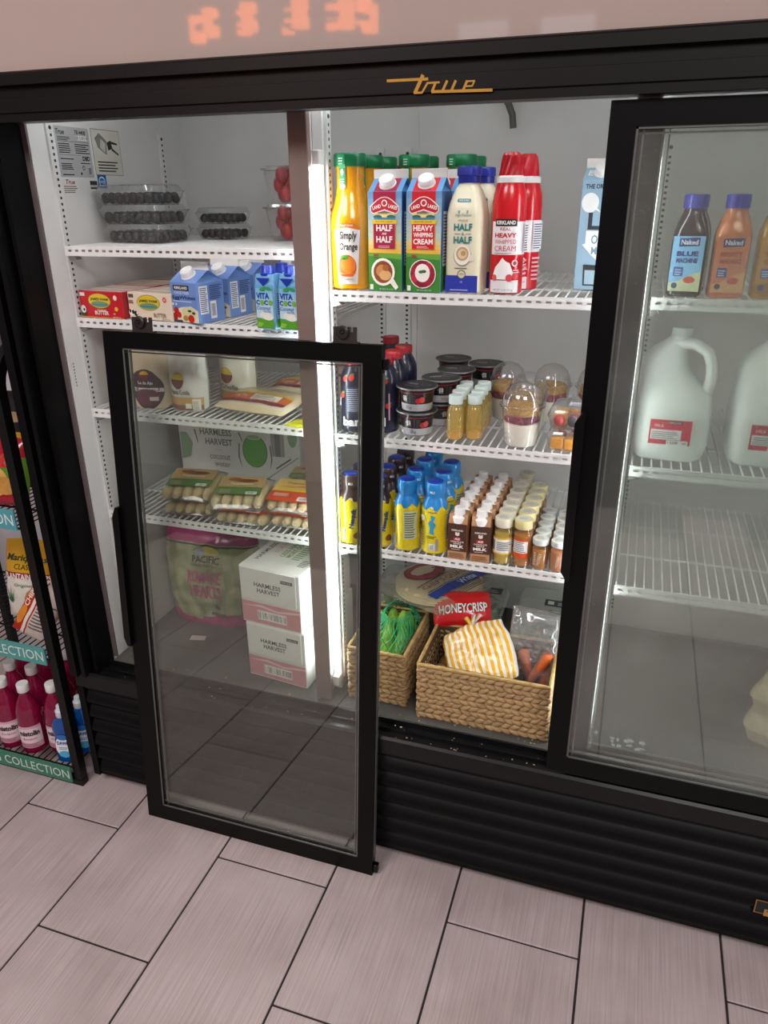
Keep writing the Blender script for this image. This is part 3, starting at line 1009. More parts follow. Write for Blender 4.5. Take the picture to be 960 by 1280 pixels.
# ---- coconut water cartons
M_vita = mat('carton_sky', '#79b4dc', .4, var=.04)
GV = 'small coconut water cartons'
def vita(label, loc, rz=0):
    t = thing('coconut_water_carton', label, 'carton', loc, rz, GV)
    w, d, h = .049, .045, .111
    g = G().loft([ring(0, 0, 0, w / 2, d / 2, 16, 9), ring(0, 0, .085, w / 2, d / 2, 16, 9), ring(0, .0, h, w / 2 * .93, d / 2 * .8, 16, 8)])
    obj('carton', g, M_vita, t, 30)
    cg = G().lathe([(.0165, 0), (.0165, .004), (.0145, .006), (.0135, .018), (.0125, .020)], 18)
    cg.v = [(p[0], p[1] - .004, p[2] + .108) for p in cg.v]
    obj('cap', cg, mat('cobalt_cap', '#1736a8', .3), t, 40)
    f = Decal(front(-d / 2 - .0008), step=.2)
    x = .021
    f.grad(-x, .022, x, .083, '#cfe6f2', '#7cc0e4').rect(-x, .083, x, .09, '#63b2de').poly([(-x, .002), (x, .002), (x, .018), (.008, .024), (-.004, .019), (-x, .023)], '#5aa72c').ell(.002, .028, .015, .008, '#e9efe2').ell(.008, .024, .013, .006, '#f3f2e6').poly([(-x, .004), (-.01, .004), (-.004, .012), (-.018, .014)], '#8fc83a')
    f.poly([(-.017, .104), (.017, .104), (0, .087)], '#1736a8')
    f.text('VITA', -.003, .068, .0125, '#1b3f9e', w=.032, bold=.04).text('C', -.0155, .0545, .010, '#1b3f9e', bold=.04).text('C', .0045, .0545, .010, '#1b3f9e', bold=.04).ell(-.005, .0545, .005, .0055, '#7fb52e').ell(.0155, .0545, .005, .0055, '#7fb52e')
    f.text('Coconut', -.002, .0435, .008, '#274a9c', w=.034, shear=.3).text('WATER', .006, .036, .004, '#33569f', w=.018)
    for a in (20, 60, 100, 140, 175):
        f.ell(.006 + .009 * math.cos(R(a)), .080 + .005 * math.sin(R(a)), .007, .0022, '#3f9a5a')
    f.build('front_print', t)
    s = Decal(flat((w / 2 + .0005, 0, 0), (0, 1, 0), (0, 0, 1)), step=.3)
    s.rect(-.018, .003, .018, .083, '#a9cfe4').lines(-.014, .03, .014, .075, 10, '#33569f').rect(-.018, .003, .018, .02, '#5aa72c').build('side_print', t)
    return t
v = vita('coconut water carton in front, farther from the mullion', (-.744, .130, z2 + .0004), -6)
v.location = (-.7455, .098, z2 + .0004)
dup(v, (-.6895, .0955, z2 + .0004), -8, 'coconut water carton in front, against the mullion', GV)
dup(v, (-.7400, .154, z2 + .0004), -2, 'coconut water carton behind the left front one', GV)
dup(v, (-.685, .152, z2 + .0004), -4, 'coconut water carton behind the front one at the mullion', GV)
dup(v, (-.742, .40, z2 + .0004), 5, 'coconut water carton far back, seen past the mullion', GV)

# ---- third left shelf: flour bags and flat packs of filled pastry
def flour(label, loc, rz, kind, rot=None):
    t = thing('flour_bag', label, 'bag', loc, rz, 'bags of flour')
    col = {'a': '#dccbb0', 'b': '#e4e3da', 'c': '#dfdecb'}[kind]
    S = bag(t, .108, .175, .06, lambda u, v, s: col, M_gloss, 'bag', 14, seed=ord(kind), wr=.006, foot=True)
    f = Decal(lambda u, v, e: S(u, v, e + .0008), step=.008, eps=.0002)
    if kind == 'a':
        f.ell(0, .048, .044, .050, '#4e3c46', 24).rect(-.043, .042, .043, .052, '#d9d2cc').ell(0, .028, .034, .022, '#6b4450').ell(0, .083, .012, .011, '#7b3f33').ell(0, .085, .012, .009, '#d9a92f', 12, 0, 180).text('La de Ajo', 0, .0635, .010, '#e9e4e0', w=.04, bold=.02).rect(.008, .02, .03, .030, '#c9bfb8').lines(-.035, .0445, .035, .050, 2, '#6b5560')
    else:
        f.rect(-.05, .003, .05, .036, '#caa56a').rect(-.05, .003, .05, .016, '#8a6a5e').rect(.004, .008, .022, .020, '#efe9dc').rect(.025, .004, .045, .032, '#e9e4d6').lines(.027, .007, .043, .029, 5, '#9a9080').ell(-.012, .076, .019, .020, '#7d4a44', 20).ell(-.012, .078, .018, .017, '#d8c23c', 16, 0, 180).text('Pasta Criolla' if kind == 'b' else 'Criolla', -.006, .048, .011, '#4a3f3c', w=.056, bold=.01)
    f.build('front_print', t)
    return t
flour('small bag with a round dark label beside the left wall', (-1.118, .165, z3 + .0005), 5, 'a')
flour('white flour bag with an ochre foot, to the right of the round label', (-1.012, .165, z3 + .0005), -4, 'b')
flour('pale flour bag standing behind the flat pastry packs', (-.925, .25, z3 + .0005), -8, 'c')
t = thing('dried_fruit_bag', 'tall narrow clear bag with yellow slices beside the left wall', 'bag', (-1.213, .215, z3 + .0005), 20, None)
S = bag(t, .085, .185, .045, None, M_film, 'film', 12, seed=5, wr=.004)
random.seed(31)
for k in range(10):
    obj('slice', G().blob((random.uniform(-.02, .02), random.uniform(-.006, .006), .025 + .013 * k), (.02, .008, .012), 8, 5), mat('yellow_green_slice', '#b6b45a', .5, var=.3), t, 60)
def flatpack(label, loc, rz, seed, w=.20, h=.13):
    t = thing('pastry_pack', label, 'food pack', loc, rot=(R(-80), 0, R(rz)), group='flat packs with orange bands')
    S = bag(t, w, h, .034, lambda u, v, s: '#d9c7a2' if v > .42 or v < .08 else '#d9cdb4', M_gloss, 'pack', 18, seed, .004)
    f = Decal(lambda u, v, e: S(u, v, e + .0008), step=.008, eps=.0002)
    a = w / 2 * .86
    f.rect(-a, .022, a, .070, '#cf6a33').rect(-a, .064, a, .074, '#e0b23a').rect(-a, .022, a, .033, '#7a3038').rect(-.012, .036, .065, .062, '#e6ddd2').lines(-.008, .039, .06, .060, 4, '#9a8d86').text('Light', -.045, .048, .016, '#f2e6d8', w=.036, shear=.2).text('Cheese Pastry', .005, .088, .014, '#4b3b30', w=.09, shear=.2)
    f.build('band_print', t)
    return t
flatpack('flat pastry pack with orange band lying at the shelf front', (-.838, .120, z3 + .0195), -9, 41, .21, .125)
flatpack('flat pastry pack lying farther back on the shelf', (-.79, .280, z3 + .0195), -9, 42, .19, .12)
flatpack('flat pastry pack underneath at the far right, mostly hidden', (-.76, .425, z3 + .0195), -7, 43, .17, .11)
pg = thing('price_card', 'small yellow price card on the shelf edge', 'price card', (-.70, .095, z3 + .0005), -10)
obj('card', G().box(-.034, 0, 0, .034, .055, .0012), mat('yellow_card', '#e6e01c', .45), pg)
d = Decal(flat((0, 0, .0012), (1, 0, 0), (0, 1, 0)), step=.1)
d.text('EMPANA', 0, .022, .012, '#5a5410', w=.05).build('print', pg)

# ---- lowest left shelf: packs of filled dough sticks, a carton behind
M_dough = mat('pale_dough', '#d3bc8c', .55, var=.12, scale=50, bump=.1)
def sticks(label, loc, rz, kind, n=5, tilt=0):
    t = thing('dough_stick_pack', label, 'food pack', loc, group='packs of dough sticks', rot=(R(tilt), 0, R(rz)))
    w, d, r = .140, .125, .0138
    for k in range(n):
        x = -w / 2 + .016 + (w - .032) * k / (n - 1)
        g = G()
        ring_pts = []
        for i in range(9):
            q = -1 + 2 * i / 8
            ring_pts.append([(x + math.cos(a) * r * max(.25, (1 - abs(q) ** 6)) ** .5, q * d / 2 * .92, .016 + math.sin(a) * r * max(.25, (1 - abs(q) ** 6)) ** .5) for a in [2 * math.pi * j / 10 for j in range(10)]])
        g.loft(ring_pts)
        obj('dough_stick', g, M_dough, t, 60)
    fl = G()
    N = 12
    for z_, sg in ((.033, 1), (.0012, -1)):
        b = len(fl.v)
        for j in range(N + 1):
            for i in range(N + 1):
                u, v = -1 + 2 * i / N, -1 + 2 * j / N
                k = max(0, 1 - abs(u) ** 5) ** .5 * max(0, 1 - abs(v) ** 5) ** .5
                zz = .012 + (z_ - .012) * k + .0018 * noise.noise(Vector((u * 4, v * 4, seed_(label)))) * k
                fl.v.append((u * w / 2 * 1.04, v * d / 2 * 1.16, max(.0008, zz)))
        for j in range(N):
            for i in range(N):
                a = b + j * (N + 1) + i
                fl.f.append((a, a + 1, a + N + 2, a + N + 1))
                fl.c.append(None)
    obj('film', fl, M_film, t, 80)
    f = Decal(flat((0, 0, .0342), (1, 0, 0), (0, 1, 0)), step=.3)
    if kind == 'g':
        f.rect(-.058, -.034, .058, .000, '#5f7f45').rect(.020, -.031, .048, -.019, '#efeeea').bars(.022, -.030, .046, -.020, 10).rect(-.05, -.03, -.02, -.01, '#8a8f6a').rect(-.058, .0, .058, .050, '#b99a6a').ell(.01, .03, .03, .008, '#7a4a2a').ell(-.02, .035, .02, .008, '#8f5a30').text('Tequenos', 0, .014, .012, '#f2efe2', w=.06, shear=.2)
    else:
        f.rect(-.066, -.052, .066, -.005, '#d2502a').rect(-.066, -.005, .066, .004, '#e2c22a').rect(.012, -.046, .048, -.028, '#efeeea').bars(.014, -.044, .046, -.030, 10).rect(-.06, -.035, -.005, -.012, '#c9452a').lines(-.055, -.03, -.01, -.015, 4, '#e9d8c8').rect(-.066, .004, .066, .052, '#d8b26a').text('Tequenos', -.005, .032, .013, '#4a2a18', w=.07, shear=.25, bold=.01).ell(.045, .043, .010, .006, '#b8352a').ell(-.02, .014, .03, .005, '#c99a4a').ell(.02, .018, .028, .005, '#b98a3a')
    f.build('label_print', t)
    return t
def seed_(s):
    return sum(map(ord, s)) % 97
Z4 = z4 + .0006
sticks('clear pack of dough sticks with a green label, at the left', (-1.045, .182, Z4 + .049), 10, 'g', tilt=11)
sticks('pack of dough sticks beneath the left green-labelled pack', (-1.040, .180, Z4), 9, 'g')
sticks('green-labelled pack of dough sticks lying on top in the middle', (-.895, .165, Z4 + .050), 12, 'g', tilt=11)
sticks('orange-labelled pack of dough sticks under the middle green one', (-.880, .168, Z4), 4, 'o')
sticks('orange-labelled pack of dough sticks on top at the mullion', (-.748, .19, Z4 + .047), 3, 'o', tilt=10)
sticks('orange-labelled pack of dough sticks underneath at the mullion', (-.735, .185, Z4), 0, 'o')
sticks('green-labelled pack of dough sticks far back by the mullion', (-.775, .335, Z4 + .036), 10, 'g')
sticks('pack of dough sticks under the rear one by the mullion', (-.775, .33, Z4), 10, 'g')
t = thing('coconut_water_case', 'large white printed coconut water case at the back of the lowest shelf', 'cardboard box', (-1.02, .49, Z4), 2)
w, d_, h = .37, .22, .19
obj('case', G().bev(-w / 2, -d_ / 2, 0, w / 2, d_ / 2, h, .002), mat('white_case_card', '#c9cbc7', .6, var=.03), t)
f = Decal(front(-d_ / 2), step=.5)
f.text('HARMLESS', -.068, .146, .019, '#5c605c', w=.098, bold=.02).text('HARVEST', -.060, .118, .019, '#5c605c', w=.084, bold=.02).text('organic', -.060, .094, .006, '#8a8e8a').text('coconut', -.060, .074, .016, '#6c706c', w=.064, bold=.01).text('water', -.054, .052, .014, '#6c706c', w=.05, bold=.01)
f.ell(.050, .100, .038, .048, '#2c4a2a', 24).ell(.050, .100, .036, .046, '#4f9a3a', 24).ell(.048, .141, .022, .008, '#c9cbc7').ell(.048, .141, .019, .006, '#8fae86')
for s_ in (-1, 1):
    f.poly([(.050 + s_ * .042, .045), (.050 + s_ * .052, .08), (.050 + s_ * .048, .12), (.050 + s_ * .045, .12), (.050 + s_ * .048, .08)], '#4a504a')
f.poly([(.003, .15), (.013, .125), (.015, .126), (.006, .152)], '#4a504a').poly([(-.160, .14), (-.142, .11), (-.152, .07), (-.18, .06), (-.18, .14)], '#7d9a78').poly([(-.135, .150), (-.126, .112), (-.124, .112), (-.131, .152)], '#4a504a').rect(.100, .09, .140, .185, '#8f938f').rect(.112, .09, .128, .185, '#6a6e6a').ell(.165, .15, .014, .03, '#7d9a78')
f.poly([(.085, .02), (.180, .09), (.180, .095), (.085, .026)], '#9a9e9a').poly([(.112, .052), (.158, .084), (.158, .089), (.112, .057)], '#4a4e4a')
f.build('front_print', t)

# ---- floor of the left bay
t = thing('lettuce_bag', 'big clear bag of romaine with magenta bands on the bay floor', 'bag', (-1.105, .335, ZF + .0005), 3)
def romc(u, v, s):
    if v > .86 or v < .10 + .03 * math.sin(u * 4):
        return '#a8326e'
    n = noise.noise(Vector((u * 5, v * 6, 3)))
    a, b = lin('#6d7a50'), lin('#a9ae86')
    k = min(1, max(0, .5 + n))
    return tuple(a[i] + (b[i] - a[i]) * k for i in range(3))
S = bag(t, .305, .305, .14, romc, printed('printed_film', .22, coat=.3), 'bag', 30, 8, .010, foot=True)
f = Decal(lambda u, v, e: S(u, v, e + .001), step=.012, eps=.0003)
f.ell(.02, .245, .03, .012, '#b8aa4a').ell(-.01, .242, .018, .009, '#8a8fa0').text('PACIFIC', .010, .221, .021, '#23241f', w=.085, bold=.02).text('SUPER FRESH', .0, .202, .010, '#454a3a', w=.08).text('ROMAINE', .0, .165, .04, '#b04a70', w=.105, bold=.03).text('HEARTS', .0, .118, .04, '#b04a70', w=.10, bold=.03).ell(.035, .07, .008, .01, '#3a4a35').rect(.01, .04, .06, .049, '#3d5a4c').rect(-.152, .258, .152, .262, '#3a2a40')
f.build('front_print', t)
# two cases of coconut water
M_case = mat('white_case', '#dcdcd6', .6, var=.03)
for i, s_ in enumerate(('lower', 'upper')):
    t = thing('coconut_water_case', f'white and pink coconut water case by the mullion, {s_} of the stack', 'cardboard box', (-.772 - .006 * i, .215, ZF + .0005 + i * .1645), -6, 'stacked coconut water cases')
    w, d_, h = .176, .27, .163
    obj('case', G().bev(-w / 2, -d_ / 2, 0, w / 2, d_ / 2, h, .002), M_case, t)
    fl = obj('flap', G().bev(-w / 2 + .004, -d_ / 2 - .0035, .072, w / 2 - .010, -d_ / 2 + .001, h - .002, .0008), M_case, t)
    f = Decal(front(-d_ / 2 - .0035), step=.5)
    f.text('HARMLESS', -.004, .118, .0125, '#2e302c', w=.078, bold=.02).text('HARVEST', -.002, .102, .0125, '#2e302c', w=.066, bold=.02).rect(.036, .135, .070, .144, '#3a3a38').text('HH-235', .053, .1395, .005, '#e0e0dc', w=.026)
    f.build('flap_print', t)
    f = Decal(front(-d_ / 2), step=.5)
    f.rect(-w / 2 + .002, .004, w / 2 - .002, .064, '#cf8f93').poly([(-w / 2 + .002, .05), (-.03, .058), (.02, .050), (w / 2 - .002, .060), (w / 2 - .002, .054), (.02, .045), (-.03, .052)], '#e6c6c8').rect(-.042, .014, .046, .044, '#d9b7b4').bars(-.038, .017, .042, .041, 26, '#3a2a2a')
    f.build('front_print', t)
    s = Decal(flat((-w / 2, 0, 0), (0, -1, 0), (0, 0, 1)), step=.5)
    s.rect(.04, .07, .13, .13, '#6fae3a').build('side_print', t)
    k = Decal(flat((0, 0, h), (1, 0, 0), (0, 1, 0)), step=.5)
    k.text('HARMLESS HARVEST', -.064, .01, .014, '#3a3c38', w=.20, rot=90, bold=.02).text('OUR PROMISE', -.036, .02, .012, '#d08a90', w=.12, rot=90).text('LESS HARM.', -.010, .0, .014, '#4f9a3a', w=.11, rot=90, bold=.02).text('MORE GOOD.', .008, .0, .014, '#4f9a3a', w=.11, rot=90, bold=.02).lines(.022, -.06, .05, .03, 8, '#7fae6a').rect(.02, .06, .07, .12, '#d89aa0').lines(.055, -.09, .08, -.05, 5, '#6a6a66')
    k.build('top_print', t)
t = thing('paper_slip', 'small pale paper slip lying on the left bay floor', 'paper', (-1.10, .20, ZF + .0004), 12)
obj('slip', G().box(-.022, -.011, 0, .022, .011, .0006), mat('slip_paper', '#cbb9bb', .7), t)
# ================================================================== MIDDLE BAY, TOP SHELF
q1, q2, q3 = SH['c1'] + .0004, SH['c2'] + .0004, SH['c3'] + .0004
# ---- orange juice carafes
M_oj = mat('orange_juice', '#f0a00c', .18, var=.06, scale=12, coat=.6)
M_gcap = mat('green_cap', '#0f7a4a', .35)
CP = [(.037, 0), (.042, .004), (.0435, .02), (.0445, .09), (.0455, .115), (.045, .13), (.0405, .150), (.0345, .165), (.0295, .185), (.0275, .205), (.028, .222), (.0285, .233)]
GO = 'orange juice carafes with green caps'
t = lathe_thing('juice_carafe', 'orange juice carafe with green cap and seal strip, foremost on the top shelf', 'juice bottle', (-.576, .149, q1), CP, M_oj, [(.031, .232), (.0325, .234), (.0325, .253), (.030, .256)], M_gcap, GO, n=28)
f = Decal(cyl(prof_r(CP), .0445, 7), step=.006, eps=.0003, base=.0006)
f.poly([(-.021, .012), (.021, .012), (.027, .118), (.018, .126), (0, .129), (-.018, .126), (-.027, .118)], '#f3f1ea')
f.poly([(-.027, .1155), (-.0262, .121), (-.018, .1275), (0, .1305), (.018, .1275), (.0262, .121), (.027, .1155), (.015, .1195), (0, .121), (-.015, .1195)], '#ef7a18')
f.text('PULP FREE', 0, .1245, .0035, '#fff3e0', w=.026, bold=.02).text('Simply', .003, .104, .020, '#0c0b0e', w=.034, bold=.02, shear=.1).text('Orange', .003, .083, .018, '#0c0b0e', bold=.02, w=.036, shear=.1)
f.ell(-.001, .046, .0195, .0235, '#e65c1e', 20).ell(.002, .050, .015, .017, '#f2872c').ell(-.005, .064, .009, .005, '#5f9a2e').ell(-.006, .062, .004, .002, '#2f6a1c').rect(-.018, .0325, .018, .0335, '#f5b36a').rect(-.014, .020, .014, .027, '#efe9dc').lines(-.013, .021, .013, .026, 2, '#8a8a86')
f.build('label_print', t)
f = Decal(cyl(lambda z: .0326 if z > .233 else max(.0290, prof_r(CP)(z)), .0326, -12), step=.006, eps=.0003, base=.0006)
f.rect(-.008, .194, .008, .2535, '#1f9a5e').lines(-.006, .236, .006, .250, 3, '#e3efe6').ell(0, .222, .004, .006, '#cfe6d6').lines(-.006, .200, .006, .212, 3, '#e3efe6').ell(0, .196, .007, .005, '#e9f2ea')
f.build('seal_strip', t)
for (x, y), l in zip([(-.572, .246), (-.476, .262), (-.481, .357), (-.384, .300), (-.384, .396), (-.572, .343)], ['directly behind the foremost one', 'behind the crimson cream carton', 'rearmost behind the crimson cream carton', 'behind the red cream carton', 'rearmost behind the red cream carton', 'rearmost in the row by the mullion']):
    c = dup(t, (x, y, q1), random.uniform(-20, 20), 'orange juice carafe ' + l, GO)
# ---- cream cartons
M_land = mat('carton_blue', '#5f9bd0', .42, var=.03)
GLN = 'tall cream cartons'
def land(label, loc, rz, red, words, fruit):
    t, fm, sm, dm, L = gable('cream_carton', label, 'carton', loc, rz, .071, .071, .186, .226, M_land, GLN, cap=.0155)
    x = .0352
    f = Decal(fm, step=.3)
    f.grad(-x, .098, x, .186, '#c9d8c0', '#5f9bd0', 7).grad(-x, .073, x, .098, '#f0b52a', '#dfd79a', 3).rect(-x, .001, x, .073, '#3f8a34').poly([(-x, .068), (x, .062), (x, .073), (-x, .0745)], '#6aa83c')
    f.rect(-.0235, .150, .0235, .1858, red)
    arc = [(-.030 + .060 * i / 8, .158 + .017 * math.sin(math.pi * i / 8)) for i in range(9)]
    f.poly([(-.0305, .1515)] + [(a, b + .0022) for a, b in arc] + [(.0305, .1515), (.024, .1455), (0, .1520), (-.024, .1455)], '#f2ece2')
    f.poly([(-.0285, .1515)] + [(a * .95, b + .0006) for a, b in arc] + [(.0285, .1515), (.0235, .1475), (0, .1545), (-.0235, .1475)], '#c21f34')
    f.text('LAND', -.0165, .1585, .0068, '#f6efe6', w=.018, bold=.03, rot=14).text('LAKES', .0175, .1585, .0068, '#f6efe6', w=.019, bold=.03, rot=-14).ell(0, .1655, .0062, .0062, '#f6efe6').ell(0, .1655, .0040, .0040, '#c21f34')
    f.rect(-.0215, .138, .0215, .1475, '#e8d890').ell(-.014, .1405, .009, .004, '#2f6a5a').ell(.014, .1405, .009, .004, '#2f6a5a').rect(-.0215, .136, .0215, .1395, '#3f86b5').lines(-.013, .146, .013, .1505, 2, '#5a4a30')
    f.poly([(-.027, .1285), (.027, .1285), (.0255, .132), (.027, .1355), (-.027, .1355), (-.0255, .132)], '#e9c62e').text('RICH AND CREAMY', 0, .132, .0028, '#4a3a14', w=.036)
    f.rect(-.0235, .0815, .0235, .1285, '#e6c24a').rect(-.0228, .082, .0228, .128, red)
    n = len(words)
    for i, (wd, hh, ww) in enumerate(words):
        f.text(wd, 0, .1205 - i * (.0122 if n == 3 and words[1][1] > .005 else .0105), hh, '#f7f1ea', w=ww, bold=.035)
    f.lines(-.013, .084, .013, .089, 2, '#e6b8bc').ell(-.018, .0695, .006, .0025, '#a8324a')
    if fruit:
        f.ell(0, .036, .0275, .0275, '#f2efe8', 20).ell(0, .036, .0255, .0255, '#8e1f35', 20)
        for k in range(7):
            f.ell(.018 * math.cos(k * .9), .036 + .018 * math.sin(k * .9), .0075, .008, ['#a5203a', '#c62a44', '#8a1830'][k % 3])
        f.ell(0, .038, .0155, .0175, '#f4f1ea', 16).ell(-.003, .040, .005, .003, '#3a7a3a').ell(.003, .041, .005, .003, '#2f6a30')
    else:
        f.poly([(.010, .020), (.018, .028), (.030, .010), (.024, .004)], '#efe9e0').ell(-.003, .038, .0255, .0265, '#f2efe8', 20).ell(-.003, .038, .0205, .0215, '#8a4a20', 20).ell(-.006, .040, .012, .012, '#c98a52').ell(.002, .032, .013, .010, '#d8a870').ell(.003, .046, .007, .006, '#a8622e')
    f.rect(-.031, .004, -.024, .014, '#e9efe4').text('NET 32 FL OZ (1 QT)', .004, .005, .0032, '#e9f0e0', w=.03)
    f.build('front_print', t)
    s_ = Decal(sm, step=.2)
    s_.rect(-.0235, .001, .0235, L * .98, red).build('roof_print', t)
    s = Decal(dm, step=.3)
    s.rect(-.034, .002, .034, .07, '#2f6a34').rect(-.034, .07, .034, .186, '#2f4f86').rect(-.022, .05, .012, .15, '#dfe3ea').lines(-.020, .055, .010, .148, 16, '#333a4a').build('side_print', t)
    return t
WH = [('HALF', .0118, .034), ('AND', .0038, .010), ('HALF', .0118, .034)]
WC = [('HEAVY', .0105, .040), ('WHIPPING', .0085, .039), ('CREAM', .0105, .040)]
ln1 = land('crimson half and half carton with white cap, next to the orange juice', (-.487, .1385, q1), -4, '#a5173f', WH, False)
ln2 = land('red heavy cream carton with white cap, next to the cream bottle', (-.409, .1375, q1), -2, '#cf1626', WC, True)
dup(ln2, (-.3985, .213, q1), -3, 'red heavy cream carton standing behind the front one', GLN)
# ---- cream-coloured bottle with the blue cap
def sq_bottle(prof, p=4, n=28):
    return G().loft([ring(0, 0, z, r, r, n, q, math.pi / n) for r, z, q in prof])
GH = 'square half and half bottles'
t = thing('cream_bottle', 'cream square bottle with royal-blue cap and base, in front', 'bottle', (-.333, .147, q1), -3, GH)
obj('bottle', sq_bottle([(.033, 0, 5), (.0365, .004, 5), (.0365, .145, 5), (.033, .165, 4), (.025, .188, 3), (.0195, .197, 2), (.0195, .203, 2)]), mat('cream_sleeve', '#e2dcc0', .35, var=.02, coat=.2), t, 40)
obj('cap', G().lathe([(.021, .200), (.0215, .202), (.0215, .212), (.0235, .213), (.0235, .226), (.0215, .229)], 24), mat('royal_cap', '#22309c', .35), t, 40)
f = Decal(front(-.0368), step=.3)
f.rect(-.0325, .002, .0325, .034, '#2a3aa8').ell(0, .036, .0085, .0085, '#4a4a44').ell(0, .036, .007, .007, '#d9d3ba').text('USDA', 0, .0365, .004, '#4a4a44', w=.010)
f.lines(-.022, .006, .022, .009, 1, '#c9cde0').text('16', 0, .022, .004, '#c9cde0')
f.ell(.001, .0705, .0175, .0195, '#9c988c', 20).ell(.001, .072, .0165, .0185, '#f2efe6', 20).ell(.001, .074, .0125, .013, '#c9a678', 16).ell(.001, .074, .009, .009, '#e2cfaa').ell(.003, .075, .005, .005, '#c09a68').ell(.019, .066, .005, .006, '#e6e2d6').lines(-.014, .047, .014, .050, 1, '#6a665a')
f.text('HALF', .001, .1225, .0125, '#1c7f86', w=.036, bold=.03).text('&', .001, .1105, .006, '#1c7f86').rect(-.016, .110, -.004, .111, '#1c7f86').rect(.006, .110, .017, .111, '#1c7f86').text('HALF', .001, .0995, .0125, '#1c7f86', w=.036, bold=.03)
f.text('ORGANIC', .001, .1345, .0035, '#55706c', w=.020).text('High Meadow', .001, .1435, .006, '#2f7f84', w=.031)
f.build('front_print', t)
fs = Decal(lambda u, v, e: (u, -.0365 + max(0, (v - .145)) * .28 - e - .0004, v), step=.3)
fs.poly([(-.0125, .160), (.010, .161), (.0135, .166), (.0155, .160), (.013, .154), (.010, .152), (.009, .146), (.006, .146), (.006, .152), (-.006, .152), (-.007, .146), (-.010, .146), (-.0115, .153)], '#1c8a94')
f2 = Decal(lambda u, v, e: (u, -.0325 + (v - .165) * .34 - e - .0012, v), step=.3)
f2.poly([(-.014, .169), (-.012, .1665), (.012, .1665), (.014, .169), (.012, .1725), (-.012, .1725)], '#1c7f86').text('HALF & HALF', 0, .1696, .0035, '#e6e2cc', w=.019)
fs.build('cow_print', t)
f2.build('shoulder_print', t)
dup(t, (-.3215, .228, q1), 4, 'cream square bottle with blue cap, behind the front one', GH)
# ---- whipped cream cans
GK = 'red whipped cream cans'
KP = [(.029, 0), (.0315, .002), (.0322, .006), (.0322, .163), (.0305, .180), (.0265, .195), (.0245, .2005)]
t = lathe_thing('whipped_cream_can', 'red and white whipped cream can with red faceted cap, in front', 'spray can', (-.254, .1485, q1), KP, mat('can_red', '#c4121e', .25, coat=.4), None, None, GK, bname='can')
obj('collar', G().lathe([(.0262, .1995), (.0262, .2085), (.0225, .2115)], 24), M_wcap, t, 40)
cg = G()
rg = []
for r, z, a in ((.0220, .2105, 0), (.0208, .219, .12), (.0196, .228, .24), (.0180, .237, .36), (.0162, .246, .48), (.0125, .251, .52)):
    rg.append([(r * (1 + (.06 if k % 2 else -.06)) * math.cos(2 * math.pi * k / 24 + a), r * (1 + (.06 if k % 2 else -.06)) * math.sin(2 * math.pi * k / 24 + a), z) for k in range(24)])
cg.loft(rg)
obj('cap', cg, mat('cap_red', '#bf1524', .3), t, 20)
f = Decal(cyl(prof_r(KP), .0322, 1), step=.005, eps=.00025, base=.0006)
f.rect(-.030, .073, .062, .132, '#e9e7ea').rect(-.030, .003, .030, .026, '#e6e4e6').rect(-.021, .124, .021, .137, '#1d1a1a').text('KIRKLAND', 0, .1305, .0068, '#f2eeea', w=.036, bold=.03)
f.text('REAL', 0, .119, .0055, '#b02a38', w=.020).text('HEAVY', 0, .108, .0085, '#c01c2c', w=.041, bold=.03).text('WHIPPED', 0, .0965, .0078, '#c86a74', w=.041).text('CREAM', 0, .0845, .0095, '#c04a58', w=.040, bold=.0).lines(-.02, .0755, .02, .0785, 1, '#a8a0a4')
f.poly([(-.021, .033), (-.016, .050), (-.008, .060), (-.003, .068), (.002, .062), (.010, .058), (.014, .048), (.019, .036), (.012, .028), (-.014, .028)], '#f4f1f0').ell(-.017, .031, .005, .006, '#d8545e').ell(.010, .031, .006, .007, '#d0414c').ell(.021, .034, .006, .007, '#c93844').ell(.019, .058, .0055, .006, '#f2e9e6').ell(.019, .058, .0035, .004, '#b02030').lines(.016, .040, .030, .048, 2, '#e8c0c0').text('NET WT 15 OZ (425 g)', 0, .0085, .0038, '#3a3638', w=.034)
f.rect(.036, .078, .058, .130, '#eceaee').lines(.037, .080, .057, .128, 11, '#4a4a58').lines(.036, .02, .056, .068, 6, '#e0a0a4')
f.build('label_print', t)
dup(t, (-.2345, .226, q1), -28, 'red whipped cream can behind, showing its ingredients panel', GK)
# ---- oat milk carton half hidden by the sliding door
t, fm, sm, dm, L = gable('oat_drink_carton', 'pale-blue oat drink carton half hidden behind the sliding door frame', 'carton', (-.0905, .268, q1), -6, .072, .072, .205, .242, mat('carton_pale_blue', '#8fb0c4', .5, var=.04), None, cap=.0155)
f = Decal(fm, step=.3)
f.text('THE ORIGINAL', .003, .192, .0085, '#20262a', w=.062, bold=.03).ell(-.017, .163, .0165, .018, '#eef0ee', 18).poly([(-.006, .150), (.004, .146), (-.004, .155)], '#eef0ee').rect(-.018, .118, -.010, .145, '#33383c').rect(-.018, .114, .010, .121, '#33383c').poly([(-.020, .112), (.030, .112), (.030, .058), (.004, .058), (-.006, .066), (-.026, .086), (-.020, .088)], '#eef0ee').text('OAT', .008, .096, .017, '#7aa0b8', w=.034, bold=.02).text('MILK', .010, .075, .014, '#7aa0b8', w=.034, bold=.02).poly([(-.018, .008), (.012, .008), (.014, .048), (-.020, .048)], '#33383c').poly([(-.015, .011), (.009, .011), (.010, .038), (-.016, .038)], '#9fbccb').poly([(.016, .01), (.034, .01), (.034, .03), (.018, .03)], '#33383c')
f.build('front_print', t)
k = Decal(sm, step=.2)
